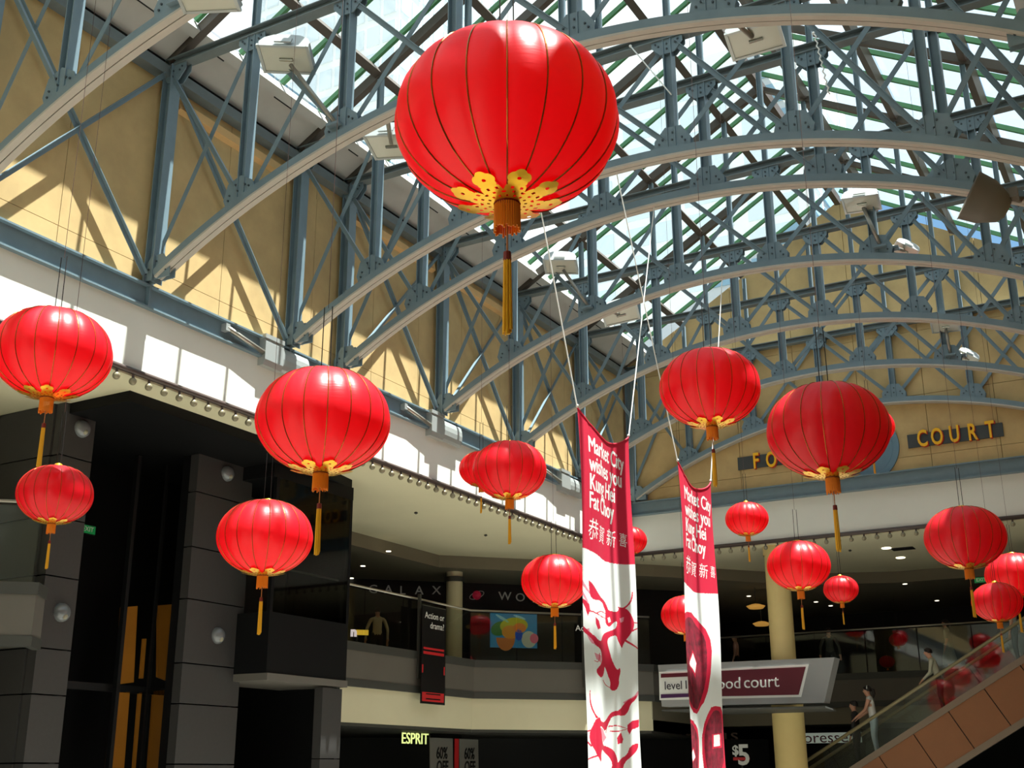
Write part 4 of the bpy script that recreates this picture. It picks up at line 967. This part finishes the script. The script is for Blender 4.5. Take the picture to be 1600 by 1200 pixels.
# ------------------------------------------------------------------ towers seen through the glass roof
TWH = mat('pale tower concrete', (214, 218, 220), .8); TWN = mat('blue tower window', (150, 186, 206), .3)
def tower(label, cx, cy, w_, d_, h_, rows, cols):
    t = thing('tower_block', label, 'building', (cx, cy, 0)); x0, x1, y0, y1 = cx-w_/2, cx+w_/2, cy-d_/2, cy+d_/2
    part('wall', MB().box((x0, y0, 0), (x1, y1, h_)), TWH, t); part('roof', MB().box((x0+1, y0+1, h_), (x1-1, y1-1, h_+2)), TWH, t)
    wm = MB().box((-.9*w_/cols/2, -.1, -.9), (.9*w_/cols/2*.7, .1, .9)).mesh('window', TWN); wx = MB().box((-.1, -.9*d_/cols/2, -.9), (.1, .9*d_/cols/2*.7, .9)).mesh('window', TWN)
    for i in range(rows):
        for j in range(cols):
            z = h_-3-i*2.6
            link('window', wm, t, (x0+(j+.5)*w_/cols, y0-.05, z)).matrix_parent_inverse = t.matrix_world.inverted() if False else Matrix.Translation(-Vector((cx, cy, 0)))
            link('window', wx, t, (x1+.05, y0+(j+.5)*d_/cols, z)).matrix_parent_inverse = Matrix.Translation(-Vector((cx, cy, 0)))
tower('pale tower block with blue windows seen through the roof glass above the biggest lantern', -57, 76, 16, 16, 78, 16, 10)
tower('plain pale tower seen through the roof glass above the tan gable', -33, 96, 22, 16, 62, 8, 4)

# ------------------------------------------------------------------ people
SKIN = mat('skin', (188, 138, 112), .6); HAIRD = mat('dark hair', (34, 26, 22), .6)
def person(label, foot, h, face_dir, top, legs, pose=None, hair='short', shoes=(40, 36, 34), sleeves='long', lean=0.0, group=None, skirt=False):
    """one continuous skinned figure; built facing -y at height 1.7, then scaled, turned and set on its feet"""
    ps = dict(ra=(-.30, -.02, 1.12), rh=(-.31, -.10, .86), la=(.30, -.02, 1.12), lh=(.31, -.10, .86), rk=(-.10, -.03, .50), rf=(-.10, .02, .09), lk=(.10, -.03, .50), lf=(.10, .02, .09)); ps.update(pose or {})
    V = {}; E_ = []; r_ = {}; M_ = {}
    def v(n, p, ra): V[n] = Vector(p); r_[n] = ra
    def e(a, b, m): E_.append((a, b)); M_[(a, b)] = m
    ln = lambda z: -lean*max(0, z-.9)
    for n, p, ra in (('pel', (0, 0, .93), (.155, .115)), ('wst', (0, ln(1.08), 1.08), (.125, .095)), ('chs', (0, ln(1.28), 1.28), (.15, .11)), ('shl', (0, ln(1.41), 1.41), (.10, .08)), ('nek', (0, ln(1.49)-.01, 1.49), (.052, .054)), ('hd1', (0, ln(1.56)-.03, 1.565), (.072, .085)), ('hd2', (0, ln(1.62)-.025, 1.62), (.078, .096)), ('hd3', (0, ln(1.68)-.02, 1.675), (.06, .075)), ('nos', (0, ln(1.60)-.128, 1.595), (.012, .014))): v(n, p, ra)
    for a, b, m in (('pel', 'wst', 't'), ('wst', 'chs', 't'), ('chs', 'shl', 't'), ('shl', 'nek', 's'), ('nek', 'hd1', 's'), ('hd1', 'hd2', 's'), ('hd2', 'hd3', 's'), ('hd2', 'nos', 's')): e(a, b, m)
    for s, S in ((-1, 'r'), (1, 'l')):
        v(S+'sh', (s*.19, ln(1.40), 1.39), (.062, .062)); v(S+'el', Vector(ps[S+'a'])+Vector((0, ln(1.12), 0)), (.045, .045)); v(S+'wr', Vector(ps[S+'h'])+Vector((0, ln(1.0), 0)), (.03, .034))
        d = (V[S+'wr']-V[S+'el']).normalized(); sd = d.cross(Vector((0, 0, 1))); sd = (sd if sd.length > .1 else Vector((0, 1, 0))).normalized()
        v(S+'pm', V[S+'wr']+d*.075, (.034, .02))
        e('shl', S+'sh', 't'); e(S+'sh', S+'el', 't' if sleeves != 'none' else 's'); e(S+'el', S+'wr', 't' if sleeves == 'long' else 's'); e(S+'wr', S+'pm', 's')
        for q in range(4):
            L = (.062, .074, .07, .055)[q]; b0 = V[S+'pm']+sd*(.026-.017*q)+d*.03; v(f'{S}f{q}', b0+d*L*.5+Vector((0, 0, -.006)), (.009, .009)); v(f'{S}g{q}', b0+d*L+Vector((0, -.01, -.02)), (.0075, .0075)); e(S+'pm', f'{S}f{q}', 's'); e(f'{S}f{q}', f'{S}g{q}', 's')
        v(S+'th', V[S+'wr']+d*.045+sd*.05, (.011, .011)); e(S+'wr', S+'th', 's')
        v(S+'hp', (s*.095, 0, .88), (.10, .105)); v(S+'kn', ps[S+'k'], (.066, .066)); v(S+'an', ps[S+'f'], (.042, .045)); v(S+'he', Vector(ps[S+'f'])+Vector((0, .03, -.05)), (.04, .036)); v(S+'to', Vector(ps[S+'f'])+Vector((s*.015, -.15, -.055)), (.04, .03))
        e('pel', S+'hp', 'l'); e(S+'hp', S+'kn', 'l'); e(S+'kn', S+'an', 'l' if not skirt else 's'); e(S+'an', S+'he', 'x'); e(S+'an', S+'to', 'x')
    names = list(V); ix = {n: i for i, n in enumerate(names)}
    me = bpy.data.meshes.new('body'); me.from_pydata([tuple(V[n]) for n in names], [(ix[a], ix[b]) for a, b in E_], []); me.update()
    o = bpy.data.objects.new('body', me); COL.objects.link(o)
    md = o.modifiers.new('Skin', 'SKIN'); md.use_smooth_shade = True; sb_ = o.modifiers.new('Sub', 'SUBSURF'); sb_.levels = 2; sb_.render_levels = 2
    if not me.skin_vertices: raise RuntimeError('no skin layer')
    for n in names: sv = me.skin_vertices[0].data[ix[n]]; sv.radius = r_[n] if isinstance(r_[n], tuple) else (r_[n], r_[n]); sv.use_root = (n == 'pel')
    dg = bpy.context.evaluated_depsgraph_get(); dg.update(); bm_ = bpy.data.meshes.new_from_object(o.evaluated_get(dg)); bpy.data.objects.remove(o)
    tm = mat('cloth %d %d %d' % top, top, .8); lm = mat('cloth %d %d %d' % legs, legs, .8); xm = mat('shoe %d %d %d' % shoes, shoes, .6)
    bm_.materials.clear()
    for m in (SKIN, tm, lm, xm): bm_.materials.append(m)
    mi = {'s': 0, 't': 1, 'l': 2, 'x': 3}
    segs = [(V[a], V[b], mi[M_[(a, b)]]) for a, b in E_]
    for p in bm_.polygons:
        c = p.center; best = 9; bi = 0
        for a, b, m in segs:
            ab = b-a; t_ = max(0, min(1, (c-a).dot(ab)/ab.length_squared)); dd_ = (c-(a+ab*t_)).length
            if dd_ < best: best, bi = dd_, m
        if bi == 1 and c.z < .95 and abs(c.x) < .2: bi = 2
        p.material_index = bi
    bm_.polygons.foreach_set('use_smooth', [True]*len(bm_.polygons))
    t = thing('person', label, 'person', foot, group, world=False); k = h/1.72; t.scale = (k, k, k)
    t.rotation_euler = (0, 0, math.atan2(face_dir[1], face_dir[0]) + math.pi/2)
    zmin = min(w_.co.z for w_ in bm_.vertices)
    for w_ in bm_.vertices: w_.co.z -= zmin
    link('body', bm_, t)
    hx_ = V['hd2']; mb = MB(); n = 14
    prof = [(.001, .115), (.045, .108), (.078, .08), (.093, .04), (.095, 0), (.09, -.03)]
    mb.lathe(prof, (0, 0, 0), n)
    mb.v = [(x, y*1.18 + .018 + (.03 if z < .02 and y < -.02 else 0)*1.0, z + (.03 if (y < -.03 and z < .05) else 0)) for x, y, z in mb.v]
    if hair == 'pony': mb.tube([(0, .1, .03), (0, .16, .0), (0, .175, -.1), (0, .15, -.2)], [.03, .04, .035, .012], 8)
    if hair == 'long': mb.tube([(0, .06, .02), (0, .09, -.08), (0, .09, -.2)], [.085, .08, .05], 10)
    mb.v = [(x+hx_.x, y+hx_.y, z+hx_.z+.008-zmin) for x, y, z in mb.v]
    mb.build('hair', HAIRD, t, True)
    mb = MB()
    for s in (-1, 1): sphere_mb((s*.03+hx_.x, hx_.y-.092, hx_.z+.0-zmin), .009, 8, 6, mb=mb)
    mb.build('eyes', BLACKM, t)
    if skirt:
        mb = MB().lathe([(.135, 1.0), (.16, .85), (.21, .55), (.23, .38)], (0, 0, -zmin), 18); mb.build('skirt', lm, t, True)
    if hair == 'pony':
        MB().tube([(hx_.x+.1*math.cos(a), hx_.y+.02-.1*math.sin(a)*0, hx_.z+.02-zmin+.1*math.sin(a)) for a in [R(10+16*q) for q in range(11)]], .008, 5).build('hair_band', WHITE, t)
    return t
def estep(x): return onl(x, tx, tz) - .0
def esc_person(label, px, pyhead, y, **k):
    p = aty(px, pyhead, y); zf = estep(p.x) ; h = max(1.2, min(1.85, p.z-zf)); person(label, (p.x, y, zf), h, k.pop('face', (-1, -.1)), **k)
RAIL = dict(rh=(-.22, -.33, 1.0), ra=(-.28, -.12, 1.14))
esc_person('woman in white top and pale trousers with ponytail riding the escalator', 1360, 1066, 33.75, top=(214, 210, 204), legs=(168, 176, 182), hair='pony', sleeves='none', pose=dict(lh=(.22, -.36, .98), la=(.27, -.12, 1.14), **RAIL), lean=.12)
esc_person('dark-clothed person just ahead of the woman on the escalator', 1333, 1087, 34.2, top=(36, 32, 32), legs=(30, 30, 34))
esc_person('man in pale shirt and dark trousers leaning on the escalator rail', 1463, 1012, 33.75, top=(176, 172, 150), legs=(26, 26, 30), pose=dict(lh=(.2, -.36, .92), la=(.28, -.14, 1.08), **RAIL), lean=.3)
esc_person('person in white shirt and jeans high on the escalator behind a lantern', 1578, 932, 33.8, top=(200, 204, 204), legs=(56, 70, 72), hair='short', sleeves='short')
def gal_person(label, px, pyhead, y, h, **k): p = aty(px, pyhead, y); person(label, (p.x, y, 4.384), h, k.pop('face', (.3, -1)), **k)
gal_person('person in a long pale dress standing behind the food court glass', 1474, 945, 39.0, 1.72, top=(130, 122, 100), legs=(122, 122, 104), hair='long', skirt=True, sleeves='short', face=(-1, -.2))
gal_person('person in pink top standing in the food court beside the coin banner', 1147, 965, 39.4, 1.7, top=(196, 140, 130), legs=(40, 34, 34), face=(-1, -.3))
gal_person('person in grey standing behind the food court glass beyond the column', 1292, 960, 39.2, 1.7, top=(74, 74, 70), legs=(40, 40, 42))
p = diag(590, 968, -47.5); person('person in a cream shirt seen from behind on the side gallery', (p.x, p.y, 4.384), 1.7, (-.7, .7), top=(190, 176, 146), legs=(50, 44, 40), hair='short')
